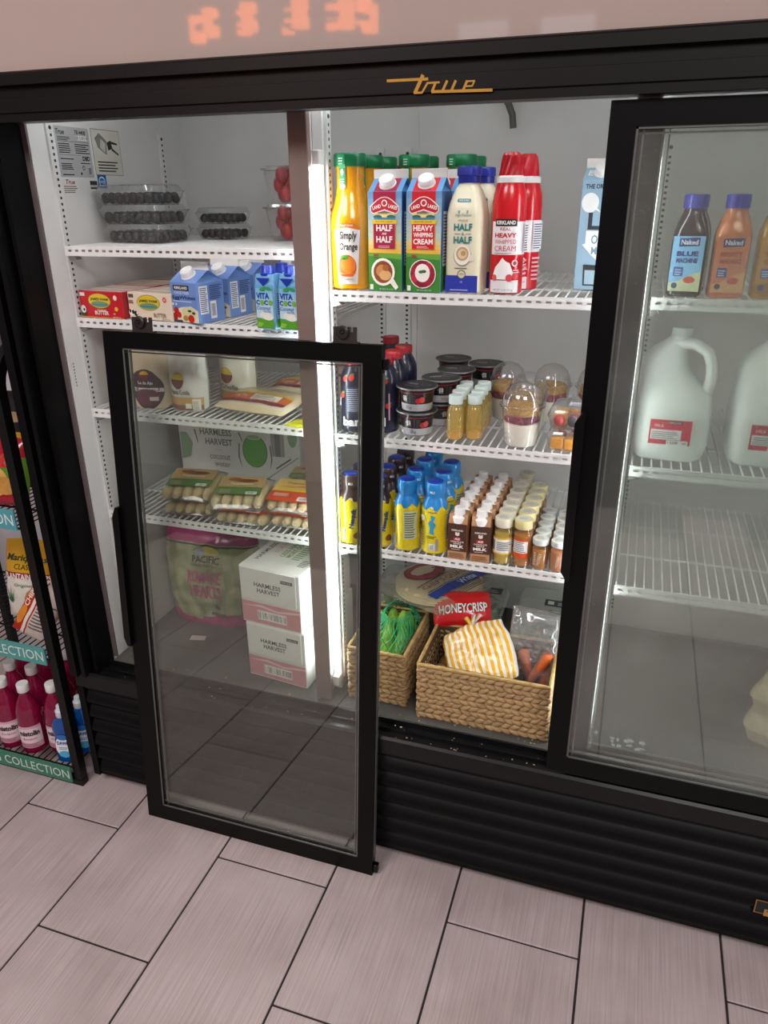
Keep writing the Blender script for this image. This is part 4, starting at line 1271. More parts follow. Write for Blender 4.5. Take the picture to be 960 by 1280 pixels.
k.rect(-.028, .012, -.002, .030, '#e4e8e6').text('OAT-', -.015, .025, .006, '#33383c', w=.018).text('MILK', -.015, .016, .006, '#33383c', w=.018).build('roof_print', t)
# brown box behind the carafes
t = thing('chocolate_box', 'dark brown box at the back beside the mullion, behind the juice', 'box', (-.643, .53, q1), 0)
obj('carton', G().bev(-.03, -.05, 0, .05, .05, .245, .0015), mat('brown_card', '#4b3630', .5, var=.12, scale=20), t)
f = Decal(front(-.05), step=.3)
f.rect(-.03, .2, .05, .242, '#5d463d').rect(-.02, .06, .04, .16, '#6d5046').lines(-.015, .07, .035, .15, 6, '#8a6a5a').build('front_print', t)

# ================================================================== MIDDLE BAY, SECOND SHELF
# ---- dark berry drink bottles with red caps
GB2 = 'dark drink bottles with red caps'
BP = [(.029, 0), (.0312, .003), (.0315, .01), (.0315, .108), (.030, .122), (.0245, .136), (.0195, .144), (.0185, .150)]
t = lathe_thing('berry_drink_bottle', 'dark blue drink bottle with red cap behind the leaning door glass', 'drink bottle', (-.577, .147, q2), BP, mat('bottle_navy', '#1d1f38', .3, var=.1, coat=.3), [(.0195, .149), (.0205, .150), (.0205, .164), (.019, .166)], mat('cap_scarlet', '#b51f2a', .35), GB2)
f = Decal(cyl(prof_r(BP), .0315, 8), step=.006, eps=.00025, base=.0006)
for u, v, r in ((-.016, .121, .006), (.0, .124, .0065), (-.022, .085, .0065), (.024, .117, .006), (.03, .062, .006)):
    f.ell(u, v, r, r * 1.1, '#d0362f').ell(u + .003, v + r, r * .6, r * .35, '#6a9a3a')
f.rect(-.012, .045, .022, .105, '#3a4058').lines(-.010, .05, .020, .102, 12, '#a9b0c4').text('banl', .002, .026, .020, '#eef0f4', w=.044, bold=.04).text('blue', -.028, .07, .008, '#dfe2ea', rot=90).rect(.030, .03, .033, .09, '#c9a0a8')
f.build('label_print', t)
for (x, y), l in zip([(-.5755, .215), (-.5125, .165), (-.5115, .231), (-.5085, .297), (-.573, .40)], ['second behind the leaning door glass', 'just right of the leaning door frame', 'second in the row beside the yogurt cups', 'third in the row beside the yogurt cups', 'rearmost, against the back wall']):
    dup(t, (x, y, q2), random.uniform(-60, 60), 'dark blue drink bottle with red cap, ' + l, GB2)
# ---- black yogurt cups
GY = 'black yogurt cups'
YP = [(.031, 0), (.0325, .001), (.0335, .010), (.0385, .048), (.0405, .050)]
def yog(label, loc, rz):
    t = thing('yogurt_cup', label, 'yogurt cup', loc, rz, GY)
    g = G().lathe(YP, 28)
    obj('cup', g, mat('cup_black', '#1a1a1d', .3, coat=.3), t, 40)
    obj('rim', G().lathe([(.0405, .0495), (.0455, .050), (.0462, .0515), (.0455, .053), (.040, .0532)], 28), mat('rim_pewter', '#8c8c8e', .3, metal=.5), t, 50)
    f = Decal(cyl(prof_r(YP), .036), step=.006, eps=.0002, base=.0005)
    f.rect(-.11, .002, .11, .018, '#b9b9bc').rect(-.11, .0415, .11, .0428, '#b02a38').text('ratio', -.010, .030, .013, '#e6e6e4', w=.012, rot=90, bold=.02).rect(.004, .020, .0045, .040, '#8a8a8a').lines(.008, .021, .018, .040, 5, '#55555a').ell(.022, .026, .006, .006, '#b5222c').ell(.030, .028, .006, .007, '#c93a34').text('25g', .0, .010, .008, '#55555a', w=.016)
    f.build('label_print', t)
    l = Decal(flat((0, 0, .0535), (1, 0, 0), (0, 1, 0)), step=.3)
    l.ell(0, 0, .0435, .0435, '#2c2c2f', 28).text('ratio', -.012, .004, .014, '#bfbfbf', w=.026, bold=.02).ell(.018, .006, .012, .010, '#77777a').ell(.018, .006, .010, .008, '#2c2c2f').lines(-.02, -.022, .02, -.012, 2, '#77777a')
    l.build('lid_foil', t)
    return t
y0 = None
for (x, y, n), nm_ in zip([(-.437, .163, 2), (-.4055, .252, 2), (-.392, .345, 2), (-.4285, .47, 2), (-.335, .43, 2)], ['front stack', 'second stack from the front', 'third stack from the front', 'rear left stack', 'rear right stack']):
    for i in range(n):
        lab = f'black yogurt cup, {("lower", "upper")[i]} cup of the {nm_}'
        p = (x, y, q2 + i * .0542)
        if y0 is None:
            y0 = yog(lab, p, 0)
        else:
            dup(y0, p, random.uniform(-50, 50), lab, GY)
# ---- small pale-capped juice bottles
M_gj = clear('pale_ginger_juice', '#f6ecb4', .30, '#e2cf82', .08, edge=.6)
GJ = 'small bottles of pale ginger juice'
JP = [(.016, 0), (.018, .002), (.0185, .006), (.0185, .060), (.0165, .068), (.0125, .074), (.0125, .078)]
t = lathe_thing('juice_shot_bottle', 'small ginger shot', 'juice bottle', (-.346, .146, q2), JP, M_gj, [(.0150, .077), (.0155, .078), (.0155, .094), (.0145, .0955)], mat('mint_white_cap', '#cfe0da', .35), GJ, n=20)
obj('sediment', G().lathe([(.0150, .0012), (.0170, .003), (.0170, .013)], 16), mat('ginger_sediment', '#d99a12', .4, var=.2), t)
spots = [(-.346, .146), (-.307, .158), (-.348, .187), (-.309, .199), (-.349, .228), (-.310, .240), (-.350, .269), (-.311, .281)]
labs = ['small ginger juice bottle, ' + s for s in ('front left of the group', 'front right of the group', 'second on the left', 'second on the right', 'third on the left', 'third on the right', 'rear left of the group', 'rear right of the group')]
row(t, [(x, y, q2) for x, y in spots], labs, GJ, 0)
# ---- yogurt parfait cups
GP = 'parfait cups with dome lids'
def parfait(label, loc, rz=0):
    t = thing('parfait_cup', label, 'dessert cup', loc, rz, GP)
    g = G().lathe([(.0325, 0), (.0345, .003), (.0425, .080), (.0445, .081), (.0445, .083)], 28, caps=(1, 0))
    obj('cup', g, M_clear, t, 40)
    obj('yogurt', G().lathe([(.0315, .001), (.0335, .004), (.0375, .046), (.0375, .048)], 24), mat('white_yogurt', '#ebe6d8', .35, var=.03), t, 40)
    fr = G()
    random.seed(11)
    for k in range(16):
        a = k * 2.399
        fr.blob((.027 * math.cos(a), .027 * math.sin(a), .054 + .008 * (k % 2)), (.011, .011, .008), 7, 5)
    fr.lathe([(.030, .046), (.033, .064)], 16)
    obj('fruit_layer', fr, mat('mixed_berry_layer', '#7d2a3e', .4, var=.7, scale=60), t, 60, kind='stuff')
    gr = G().lathe([(.030, .064), (.0345, .066), (.0350, .079), (.031, .084), (.015, .087)], 20)
    for k in range(60):
        a, r = k * 2.399, .030 * math.sqrt(k / 60)
        gr.blob((r * math.cos(a), r * math.sin(a), .086 - r * .08), (.004, .004, .003), 5, 3)
    obj('granola', gr, mat('granola', '#a8803e', .7, var=.35, scale=150, bump=.5), t, 60, kind='stuff')
    dm = G().lathe([(.0475, .0825), (.0480, .084), (.0475, .0865), (.0425, .087), (.0405, .100), (.034, .115), (.022, .126), (.008, .131), (.001, .1315)], 28, caps=(0, 1))
    obj('dome_lid', dm, clear('clear_dome', '#fafafa', .05, '#e6e6e6', .05, edge=.9), t, 50)
    return t
pf = parfait('parfait cup with dome lid, foremost, all its layers showing', (-.2045, .150, q2))
dup(pf, (-.208, .250, q2), 40, 'parfait cup right behind the foremost one', GP)
dup(pf, (-.168, .355, q2), 80, 'parfait cup behind, next to the sliding door', GP)
dup(pf, (-.070, .36, q2), 120, 'parfait cup behind the fruit boxes, cut off by the door frame', GP)
dup(pf, (-.268, .345, q2), 200, 'parfait cup rearmost on the left', GP)
# ---- boxes of cut fruit
for i, s_ in enumerate(('lower', 'upper')):
    t = thing('cut_fruit_box', f'clear box of cut fruit next to the door frame, {s_} of two', 'fruit box', (-.097, .161, q2 + i * .046), -3, 'cut fruit boxes')
    w, d_, h = .104, .098, .0455
    obj('tray', G().loft([ring(0, 0, 0, w / 2 * .86, d_ / 2 * .86, 24, 7), ring(0, 0, .024, w / 2 * .96, d_ / 2 * .96, 24, 7), ring(0, 0, .0245, w / 2, d_ / 2, 24, 7)], (1, 0)), M_clear, t, 30)
    obj('lid', G().loft([ring(0, 0, .0245, w / 2, d_ / 2, 24, 7), ring(0, 0, .027, w / 2, d_ / 2, 24, 7), ring(0, 0, .041, w / 2 * .9, d_ / 2 * .9, 24, 6), ring(0, 0, h - .0005, w / 2 * .82, d_ / 2 * .82, 24, 6)], (0, 1)), clear('clear_lid'), t, 30)
    random.seed(50 + i)
    for k in range(9):
        c_ = [('mango_chunk', '#e09a16'), ('mango_chunk', '#e09a16'), ('strawberry', '#b3201f'), ('dark_berry', '#1d1b22')][k % 4 if i == 0 else (k + 2) % 4]
        fx, fy, fz = (-.028 + .028 * (k % 3), -.027 + .027 * (k // 3), .0142)
        if c_[0] == 'mango_chunk':
            g = G().bev(fx - .013, fy - .012, .0015, fx + .013, fy + .012, .026, .002)
        else:
            g = G().blob((fx, fy, fz), (.0125, .0125, .0125), 8, 5)
        obj(c_[0], g, mat('mango' if c_[0] == 'mango_chunk' else c_[0] + '_mat', c_[1], .35, var=.25, scale=60, coat=.2), t, 40)
    k = Decal(flat((.012, -.006, h - .0002), (1, 0, 0), (0, 1, 0)), step=.3)
    k.rect(-.024, -.012, .026, .014, '#e8e9ea').rect(-.022, .006, .024, .012, '#c9ccd0').lines(-.02, -.010, .022, .004, 4, '#6a6e74').build('price_label', t)

# ================================================================== MIDDLE BAY, LOWEST SHELF
# ---- flavoured milk bottles
NP = [(.0275, 0), (.030, .002), (.0305, .008), (.0300, .030), (.0285, .052), (.0290, .066), (.0305, .084), (.0305, .108), (.027, .121), (.0215, .131), (.0195, .137), (.0215, .142), (.0220, .160), (.0205, .167)]
def nesq(label, loc, rz, neck, grp, word, wcol):
    t = thing('flavoured_milk_bottle', label, 'milk bottle', loc, rz, grp)
    obj('bottle', G().lathe(NP, 28), mat('sleeve_' + neck[1:], '#e4cf14', .28, var=.02, coat=.3), t, 50)
    nk = [(r + .0006, z) for r, z in NP if z >= .121] + [(.0200, .1685)]
    g = G()
    n = 28
    low = [((prof_r(NP)(.112 + .006 * math.sin(k * 1.6)) + .0006), .112 + .006 * math.sin(k * 1.6)) for k in range(n)]
    rg = [[(r * math.cos(2 * math.pi * k / n), r * math.sin(2 * math.pi * k / n), z) for k, (r, z) in enumerate(low)]]
    rg += [ring(0, 0, z, r, r, n) for r, z in nk]
    g.loft(rg, (0, 1))
    obj('neck_sleeve', g, mat('neck_' + neck[1:], neck, .3, coat=.3), t, 50)
    obj('cap_top', G().lathe([(.0175, .1682), (.0175, .1705), (.0165, .1712)], 24), mat('cap_blue_top', '#1c3fae', .35), t, 40)
    f = Decal(cyl(prof_r(NP), .030), step=.005, eps=.0002, base=.0008)
    if word:
        f.text(word, .004, .066, .015, wcol, w=.052, rot=80, bold=.05).ell(.012, .022, .009, .008, '#7a4a20').ell(.018, .018, .005, .006, '#5a3416').rect(-.024, .010, -.017, .040, '#dfe3d8').bars(-.0235, .011, -.0175, .039, 6, '#444444').text('10g', .0, .1155, .006, '#e9e4d0', bold=.02)
    else:
        f.text('Nesquik', .002, .104, .0045, '#2a4a9a', w=.020, bold=.03).poly([(-.006, .052), (.006, .050), (.004, .062), (.010, .074), (.004, .082), (.008, .094), (-.002, .098), (-.001, .086), (-.008, .078), (-.004, .066)], '#2f9fd2').lines(-.014, .040, .014, .047, 2, '#4a5a2a').rect(-.006, .010, .012, .028, '#cfd6cc').bars(-.005, .011, .004, .027, 8, '#2c3a4a').rect(.009, .010, .015, .040, '#9aa090').text('14g', .0, .1155, .006, '#e6f2f8', bold=.02).ell(-.022, .088, .006, .007, '#dfe8d4').lines(-.030, .02, -.016, .07, 8, '#8a8a3a')
        f3 = Decal(cyl(prof_r(NP), .030), step=.005, eps=.0002, base=.0008)
        f3.rect(.034, .03, .066, .10, '#cfd8b4').lines(.036, .034, .064, .098, 11, '#5a6a4a').build('ingredients_print', t)
    f.text('MILK', 0, .150, .006, '#e6eef4', w=.014, bold=.02)
    f.build('sleeve_print', t)
    return t
GN1, GN2 = 'brown-necked yellow milk bottles', 'blue-necked yellow milk bottles'
n1 = nesq('yellow chocolate milk bottle with brown neck, behind the leaning door glass', (-.585, .1335, q3), 16, '#3f2a26', GN1, 'Nesquik', '#1f3f8f')
for (x, y), l in zip([(-.582, .200), (-.5195, .135), (-.5195, .204), (-.518, .273), (-.517, .345)], ['second behind the leaning door glass', 'hard against the leaning door frame', 'second in the row right of the leaning door', 'third in the row right of the leaning door', 'rearmost in the row right of the leaning door']):
    dup(n1, (x, y, q3), random.uniform(20, 60), 'brown-necked yellow milk bottle, ' + l, GN1)
n2 = nesq('blue-necked yellow milk bottle, front right beside the milk cartons', (-.385, .1385, q3), 0, '#1f86cf', GN2, None, None)
for (x, y), l, r in zip([(-.4505, .1375), (-.4495, .206), (-.447, .276), (-.4425, .346), (-.3835, .206), (-.381, .278)], ['front left, showing its ingredients', 'second in the left row', 'third in the left row', 'rearmost in the left row', 'second in the right row', 'third in the right row'], [-65, 30, -20, 10, 50, -30]):
    dup(n2, (x, y, q3), r, 'blue-necked yellow milk bottle, ' + l, GN2)
# ---- chocolate milk cartons
GC = 'small brown milk cartons'
def choc(label, loc, rz):
    t = thing('milk_carton', label, 'carton', loc, rz, GC)
    w, d_, h = .044, .044, .106
    obj('carton', G().loft([ring(0, 0, 0, w / 2, d_ / 2, 16, 10, .2), ring(0, 0, .088, w / 2, d_ / 2, 16, 10, .2), ring(0, .002, h, w / 2 * .97, d_ / 2 * .72, 16, 9, .2)]), mat('carton_tan', '#b98a62', .45, var=.06), t, 30)
    cg = G().loft([ring(0, -.012, .088, .013, .013, 16), ring(0, -.010, .100, .0165, .0125, 16), ring(0, -.004, .1035, .0165, .0135, 16), ring(0, -.004, .107, .0125, .0125, 16), ring(0, -.004, .120, .0120, .0120, 16), ring(0, -.004, .1215, .0105, .0105, 16)])
    obj('cap', cg, M_wcap, t, 40)
    f = Decal(front(-d_ / 2 - .0006), step=.3)
    x = .0212
    f.rect(-x, .020, x, .0875, '#4e3026').rect(-x, .001, x, .020, '#bf9068').text('KIRKLAND', 0, .0715, .0042, '#efe6da', w=.026, bold=.03).ell(0, .062, .005, .004, '#efe6da').ell(-.003, .065, .002, .0025, '#efe6da').ell(.003, .065, .002, .0025, '#efe6da').rect(-.009, .047, .008, .0545, '#b8222c').text('A2!', 0, .0508, .0055, '#f6ece4', w=.012, bold=.04).text('CHOCOLATE', 0, .044, .0036, '#f2e6da', w=.030, bold=.03).text('WHOLE', 0, .0395, .0036, '#f2e6da', w=.018, bold=.03).text('MILK', 0, .0325, .0072, '#f6efe6', w=.031, bold=.05).lines(-.013, .0245, .013, .0275, 1, '#e0cdb8').lines(-.018, .004, .018, .017, 4, '#8a5f3e')
    f.build('front_print', t)
    s = Decal(flat((w / 2 + .0005, 0, 0), (0, 1, 0), (0, 0, 1)), step=.3)
    s.rect(-.020, .001, .020, .087, '#b58660').lines(-.015, .03, .015, .08, 9, '#6a452c').build('side_print', t)
    k = Decal(flat((0, 0, h + .0006), (1, 0, 0), (0, 1, 0)), step=.3)
    k.rect(-.02, .002, .02, .014, '#a67a54').build('top_print', t)
    return t
c0 = choc('x', (0, 0, 0), 0)
sp, lb = [], []
for c_, x, nn in (('left', -.3235, 6), ('right', -.2735, 6)):
    for k in range(nn):
        sp.append((x + (.001 * k), .125 + k * .0475, q3))
        lb.append(f'small brown chocolate milk carton, {("front one" if k == 0 else ORD[k] + " from the front")} in the {c_} row')
row(c0, sp, lb, GC, 0)
# ---- jars of dressing and honey
def jar(name, label, r, h, mcol, mm, lid, grp, lab):
    t = thing(name, label, 'jar', (0, 0, 0), 0, grp)
    P_ = [(r * .9, 0), (r, .003), (r, h * .74), (r * .86, h * .80), (r * .86, h * .82)]
    obj('jar', G().lathe(P_, 20), mm, t, 40)
    obj('contents', G().lathe([(r * .84, .0015), (r * .92, .004), (r * .92, h * .66)], 16), mat(name + '_fill_' + mcol[1:], mcol, .4, var=.12, scale=40), t, 40)
    obj('lid', G().lathe([(r * .93, h * .81), (r * .96, h * .82), (r * .96, h * .985), (r * .90, h), (r * .5, h * 1.0), (r * .45, h * .995)], 20), lid, t, 40)
    f = Decal(cyl(r, r), step=.005, eps=.00025, base=.0006)
    lab(f)
    if f.g.v:
        f.build('label_print', t)
    k = Decal(flat((0, 0, h + .0003), (1, 0, 0), (0, 1, 0)), step=.3)
    k.ell(0, 0, r * .8, r * .8, '#d9d9d2' if 'small' in name else '#d2cfc0').lines(-r * .5, -r * .4, r * .5, r * .4, 3, '#9aa89c').build('lid_print', t)
    return t
def lab1(f):
    f.rect(-.026, .028, .026, .064, '#e9e7dc').rect(-.026, .062, .026, .066, '#d8b23a').rect(-.026, .025, .026, .029, '#d8b23a').rect(-.024, .034, -.016, .058, '#6a6a64').lines(-.010, .036, .022, .058, 5, '#6a7480')
def lab2(f):
    f.rect(-.020, .032, .014, .066, '#ecebe6').lines(-.018, .036, .010, .062, 6, '#7a7a80').rect(-.020, .022, .014, .034, '#d8511e').rect(-.020, .062, .014, .067, '#d8511e')
M_jar = clear('jar_glass', '#fdfbf4', .05, '#e6e2d2', .05, edge=.6)
G1, G2, G3, G4 = 'tall jars of pale dressing', 'tall jars of amber dressing', 'small jars of honey', 'small jars of pink honey'
j1 = jar('dressing_jar', 'x', .0205, .109, '#c9ac3e', M_jar, mat('cream_lid', '#d9d4bd', .4), G1, lab1)
row(j1, [(-.2245 + .001 * k, .124 + .0425 * k, q3) for k in range(8)], [f'tall jar of pale yellow dressing, {ORD[k]} from the front' for k in range(8)], G1, 0)
j2 = jar('dressing_jar', 'x', .0205, .109, '#c07812', M_jar, mat('butter_lid', '#d6cb94', .4), G2, lab2)
row(j2, [(-.1815 + .001 * k, .127 + .0435 * k, q3) for k in range(6)], [f'tall jar of amber dressing with an orange label, {ORD[k]} from the front' for k in range(6)], G2, 0)
def lab3(f):
    f.text('HONEY', 0, .026, .007, '#e8e2d2', w=.030, rot=80).lines(-.012, .012, -.006, .044, 6, '#d8d0b8')
def lab4(f):
    f.text('HONEY', 0, .026, .006, '#f0e6d8', w=.028, rot=80).lines(.006, .012, .012, .044, 6, '#e8d4c4')
M_wl = mat('mint_lid', '#dfe7e2', .35)
j3 = jar('small_honey_jar', 'x', .0185, .0705, '#b5761a', M_jar, M_wl, G3, lab3)
row(j3, [(-.1415, .122 + .0405 * k, q3) for k in range(5)], [f'small white-lidded jar of brown honey, {ORD[k]} from the front' for k in range(5)], G3, 0)
j4 = jar('small_honey_jar', 'x', .0185, .0705, '#cf8a5c', M_jar, M_wl, G4, lab4)
row(j4, [(-.1015, .121 + .0405 * k, q3) for k in range(5)], [f'small white-lidded jar of pinkish honey by the door frame, {ORD[k]} from the front' for k in range(5)], G4, 0)
# ================================================================== MIDDLE BAY FLOOR
def eul(tilt, roll, yaw):
    """lean back by tilt, turn in its own plane by roll, then turn about the vertical"""
    return (Matrix.Rotation(R(yaw), 3, 'Z') @ Matrix.Rotation(R(tilt), 3, 'X') @ Matrix.Rotation(R(roll), 3, 'Y')).to_euler()
zf = ZF + .0004
M_weave = mat('water_hyacinth', '#a98a5f', .65, var=.28, scale=55, bump=.5, stretch=(1, 1, 3))
def basket(label, x0, x1, y0, y1, h, group='woven baskets'):
    t = thing('woven_basket', label, 'basket', ((x0 + x1) / 2, (y0 + y1) / 2, zf), 0, group)
    hx, hy = (x1 - x0) / 2, (y1 - y0) / 2
    inner = G()
    th = .006
    inner.box(-hx + .004, -hy + .004, 0, hx - .004, hy - .004, th)
    inner.box(-hx + .004, -hy + .004, 0, -hx + .004 + th, hy - .004, h - .004).box(hx - .004 - th, -hy + .004, 0, hx - .004, hy - .004, h - .004)
    inner.box(-hx + .004, -hy + .004, 0, hx - .004, -hy + .004 + th, h - .004).box(-hx + .004, hy - .004 - th, 0, hx - .004, hy - .004, h - .004)
    obj('basket_lining', inner, mat('basket_inside', '#4a3822', .8, var=.3, scale=60, bump=.4), t)
    rows = 10
    ph = h * .93 / rows
    for (ax, ay, bx, by, nx, ny) in ((-hx, -hy, hx, -hy, 0, -1), (hx, -hy, hx, hy, 1, 0), (hx, hy, -hx, hy, 0, 1), (-hx, hy, -hx, -hy, -1, 0)):
        g = G()
        Ls = math.hypot(bx - ax, by - ay)
        u = Vector(((bx - ax) / Ls, (by - ay) / Ls, 0))
        nn = Vector((nx, ny, 0))
        n = max(3, int(Ls / .0205))
        for r in range(rows):
            sg = 1 if r % 2 else -1
            for i in range(n):
                s_ = (i + .5 + (.25 if (r // 2) % 2 else 0)) / n * Ls + random.uniform(-.0015, .0015)
                s_ = min(Ls - .008, max(.008, s_))
                a = R(sg * 24 + random.uniform(-6, 6))
                dir_ = u * math.cos(a) + Vector((0, 0, 1)) * math.sin(a)
                per = dir_.cross(nn)
                M3 = Matrix((dir_, per, nn)).transposed()
                c_ = Vector((ax, ay, 0)) + u * s_ + Vector((0, 0, ph * (r + .55)))
                g.blob(c_ - nn * .003, (.0172, ph * .54, .0085), 8, 6, M3)
        obj('woven_side', g, M_weave, t, 60)
    rim = G()
    for k in range(2):
        pts = []
        per = [(-hx, -hy), (hx, -hy), (hx, hy), (-hx, hy)]
        for (a, b), (c_, d_) in zip(per, per[1:] + per[:1]):
            m = 10
            for i in range(m):
                w_ = .0018 * math.sin(i * 2.4 + k * math.pi)
                pts.append((a + (c_ - a) * i / m, b + (d_ - b) * i / m, h - .004 + w_))
        pts.append(pts[0])
        rim.tube(pts, .0048, 7)
    obj('rim', rim, mat('rim_straw', '#b8995f', .65, var=.25, scale=70, bump=.4), t, 60)
    return t
basket('woven straw basket at the sill holding the yellow striped bag', -.398, -.0885, .056, .246, .155)
basket('woven straw basket half behind the leaning door, holding netted greens', -.585, -.4395, .080, .300, .150)
# ---- greens in a net, in the left basket
t = thing('netted_greens', 'pale green vegetables in a bright green net, in the left basket', 'vegetables', (-.513, .19, zf + .008), 0)
random.seed(5)
k = 0
for (x, y, tx, ty, L_) in ((-.035, -.055, .02, .3, .17), (.0, -.05, -.02, .35, .165), (.034, -.05, .05, .3, .150), (-.03, .0, .0, .2, .165), (.02, .0, .03, .25, .168), (-.01, .05, .0, .1, .155), (.03, .055, .0, .1, .15)):
    g = G()
    rg = []
    for i in range(9):
        q = i / 8
        r = .021 * (max(.12, 1 - abs(2 * q - 1) ** 3)) ** .6
        rg.append([(x + tx * q * L_ + r * (1 + .12 * math.sin(3 * a)) * math.cos(a), y + ty * q * L_ + r * (1 + .12 * math.sin(3 * a)) * math.sin(a), .004 + q * L_) for a in [2 * math.pi * j / 12 for j in range(12)]])
    g.loft(rg)
    obj('green_heart', g, mat('lettuce_heart', '#7fae3a', .45, var=.35, scale=35), t, 60)
def nets(a, b):
    """point on the net around the greens"""
    z = .012 + .168 * b
    k_ = (1 - .55 * max(0, (b - .55) / .45) ** 2)
    r = (1 + .05 * noise.noise(Vector((3 * math.cos(a), 3 * math.sin(a), b * 5)))) * k_
    return (.064 * r * math.copysign(abs(math.cos(a)) ** .7, math.cos(a)) + .012 * b, .096 * r * math.copysign(abs(math.sin(a)) ** .7, math.sin(a)) + .035 * b, z)
g = G()
for sg in (1, -1):
    for i in range(30):
        g.tube([nets(2 * math.pi * i / 30 + sg * b / 9 * 1.6, b / 9) for b in range(10)], .0013, 3)
obj('net', g, mat('green_net', '#12a06a', .35, var=.1), t, 60, kind='stuff')
# ---- contents of the right basket
t = thing('striped_snack_bag', 'crumpled yellow and white striped bag lying in the right basket', 'bag', (-.232, .100, zf + .085), rot=eul(-50, -32, -8))
def stripec(u, v, s):
    k_ = (u + 1) * 5.5
    return '#e8ac1c' if (k_ % 1) < .5 else '#efe9da'
S = bag(t, .172, .172, .085, stripec, M_gloss, 'bag', 44, 21, .018, rnd=.45)
g = G()
for i in range(5):
    g.tube([(.0 + .012 * math.cos(i * 1.25), -.012 + .006 * math.sin(i * 1.25), .142), (.004, -.014, .160), (.010 + .020 * math.cos(i * 1.25), -.016 + .010 * math.sin(i * 1.25), .185)], .006, 6, '#e9c04a' if i % 2 else '#efe6d0')
obj('twisted_neck', g, M_gloss, t, 60)
t = thing('carrot_bag', 'clear plastic bag of carrots standing up in the right basket', 'bag', (-.150, .176, zf + .012), rot=(R(-12), 0, R(-10)))
S = bag(t, .135, .245, .055, None, clear('crinkled_bag', '#f4f5f5', .13, '#dfe2e4', .1, edge=1.0), 'film', 26, 33, .013)
for i, (x, y, z_, a) in enumerate(((.02, -.012, .095, 28), (.035, .006, .07, 10), (-.01, .010, .075, -20), (.045, -.010, .045, 40))):
    g = G()
    rg = [ring(0, 0, zz, r, r, 10) for r, zz in ((.004, -.055), (.009, -.045), (.0125, 0), (.015, .045), (.012, .054), (.005, .057))]
    M3 = Matrix.Rotation(R(a), 3, 'Y')
    g.loft([[tuple(M3 @ Vector(p) + Vector((x, y, z_))) for p in r_] for r_ in rg])
    obj('carrot', g, mat('carrot', '#d8692e', .5, var=.12, scale=30, stretch=(1, 1, 6)), t, 60)
t = thing('apple_bag', 'red plastic apple bag with white lettering behind the right basket', 'bag', (-.335, .250, zf + .150), rot=eul(-42, -4, 10))
S = bag(t, .150, .095, .050, lambda u, v, s: '#c81e22', M_gloss, 'bag', 20, 14, .007)
f = Decal(lambda u, v, e: S(u, v, e + .001), step=.008, eps=.0003)
f.text('HONEYCRISP', .003, .045, .026, '#2c1212', w=.128, bold=.07, rot=4).text('HONEYCRISP', .003, .045, .025, '#e9e6e2', w=.125, bold=.02, rot=4)
f.build('print', t)
obj('potato', G().blob((-.362, .135, zf + .078), (.026, .034, .024), 12, 8), mat('squash_tan', '#8a6a3a', .5, var=.2), None, 60)
tag(C.objects['potato'], 'brown potato at the left end of the right basket', 'potato')
obj('potato', G().blob((-.352, .195, zf + .07), (.030, .030, .026), 12, 8), mat('squash_tan', '#8a6a3a', .5, var=.2), None, 60)
tag(C.objects['potato.001'], 'brown potato deeper in the right basket', 'potato')
C.objects['potato']['group'] = C.objects['potato.001']['group'] = 'potatoes in the basket'
# ---- clear salad boxes at the back
M_leaf = mat('salad_leaf', '#5f8a2e', .5, var=.45, scale=25)
for i, (x, y, l) in enumerate(((-.125, .40, 'clear box of green leaves behind the right basket'), (-.345, .42, 'clear box of green leaves under the flatbread pack'), (-.53, .42, 'clear box of green leaves at the back behind the left basket'))):
    t = thing('salad_box', l, 'salad box', (x, y, zf), 0, 'clear salad boxes')
    w, d_, h = .185, .20, .165
    obj('tray', G().loft([ring(0, 0, 0, w / 2 * .93, d_ / 2 * .93, 24, 8), ring(0, 0, h * .75, w / 2, d_ / 2, 24, 8)], (1, 0)), M_clear, t, 30)
    obj('lid', G().loft([ring(0, 0, h * .75, w / 2 * 1.02, d_ / 2 * 1.02, 24, 8), ring(0, 0, h * .80, w / 2 * 1.02, d_ / 2 * 1.02, 24, 8), ring(0, 0, h * .82, w / 2 * .95, d_ / 2 * .95, 24, 8), ring(0, 0, h, w / 2 * .92, d_ / 2 * .92, 24, 8)], (0, 1)), clear('frosted_lid', '#eef1ee', .28, '#c9d2c8', .1, edge=.7), t, 30)
    g = G()
    random.seed(60 + i)
    for k in range(110):
        c_ = Vector((random.uniform(-.075, .075), random.uniform(-.082, .082), random.uniform(.012, .115)))
        M3 = Matrix.Rotation(random.uniform(0, 6.28), 3, 'Z') @ Matrix.Rotation(random.uniform(-1.2, 1.2), 3, 'X')
        g.blob(c_, (.013, .020, .0025), 7, 4, M3)
    obj('leaves', g, M_leaf, t, 60, kind='stuff')
    k = Decal(flat((0, 0, h), (1, 0, 0), (0, 1, 0)), step=.4)
    k.rect(-.02, .0, .08, .035, '#23262e').rect(-.012, .008, .004, .026, '#cfd4d4').lines(.014, .008, .074, .026, 2, '#aeb4ba').lines(-.07, -.07, .07, -.02, 5, '#8a948c').build('lid_label', t)
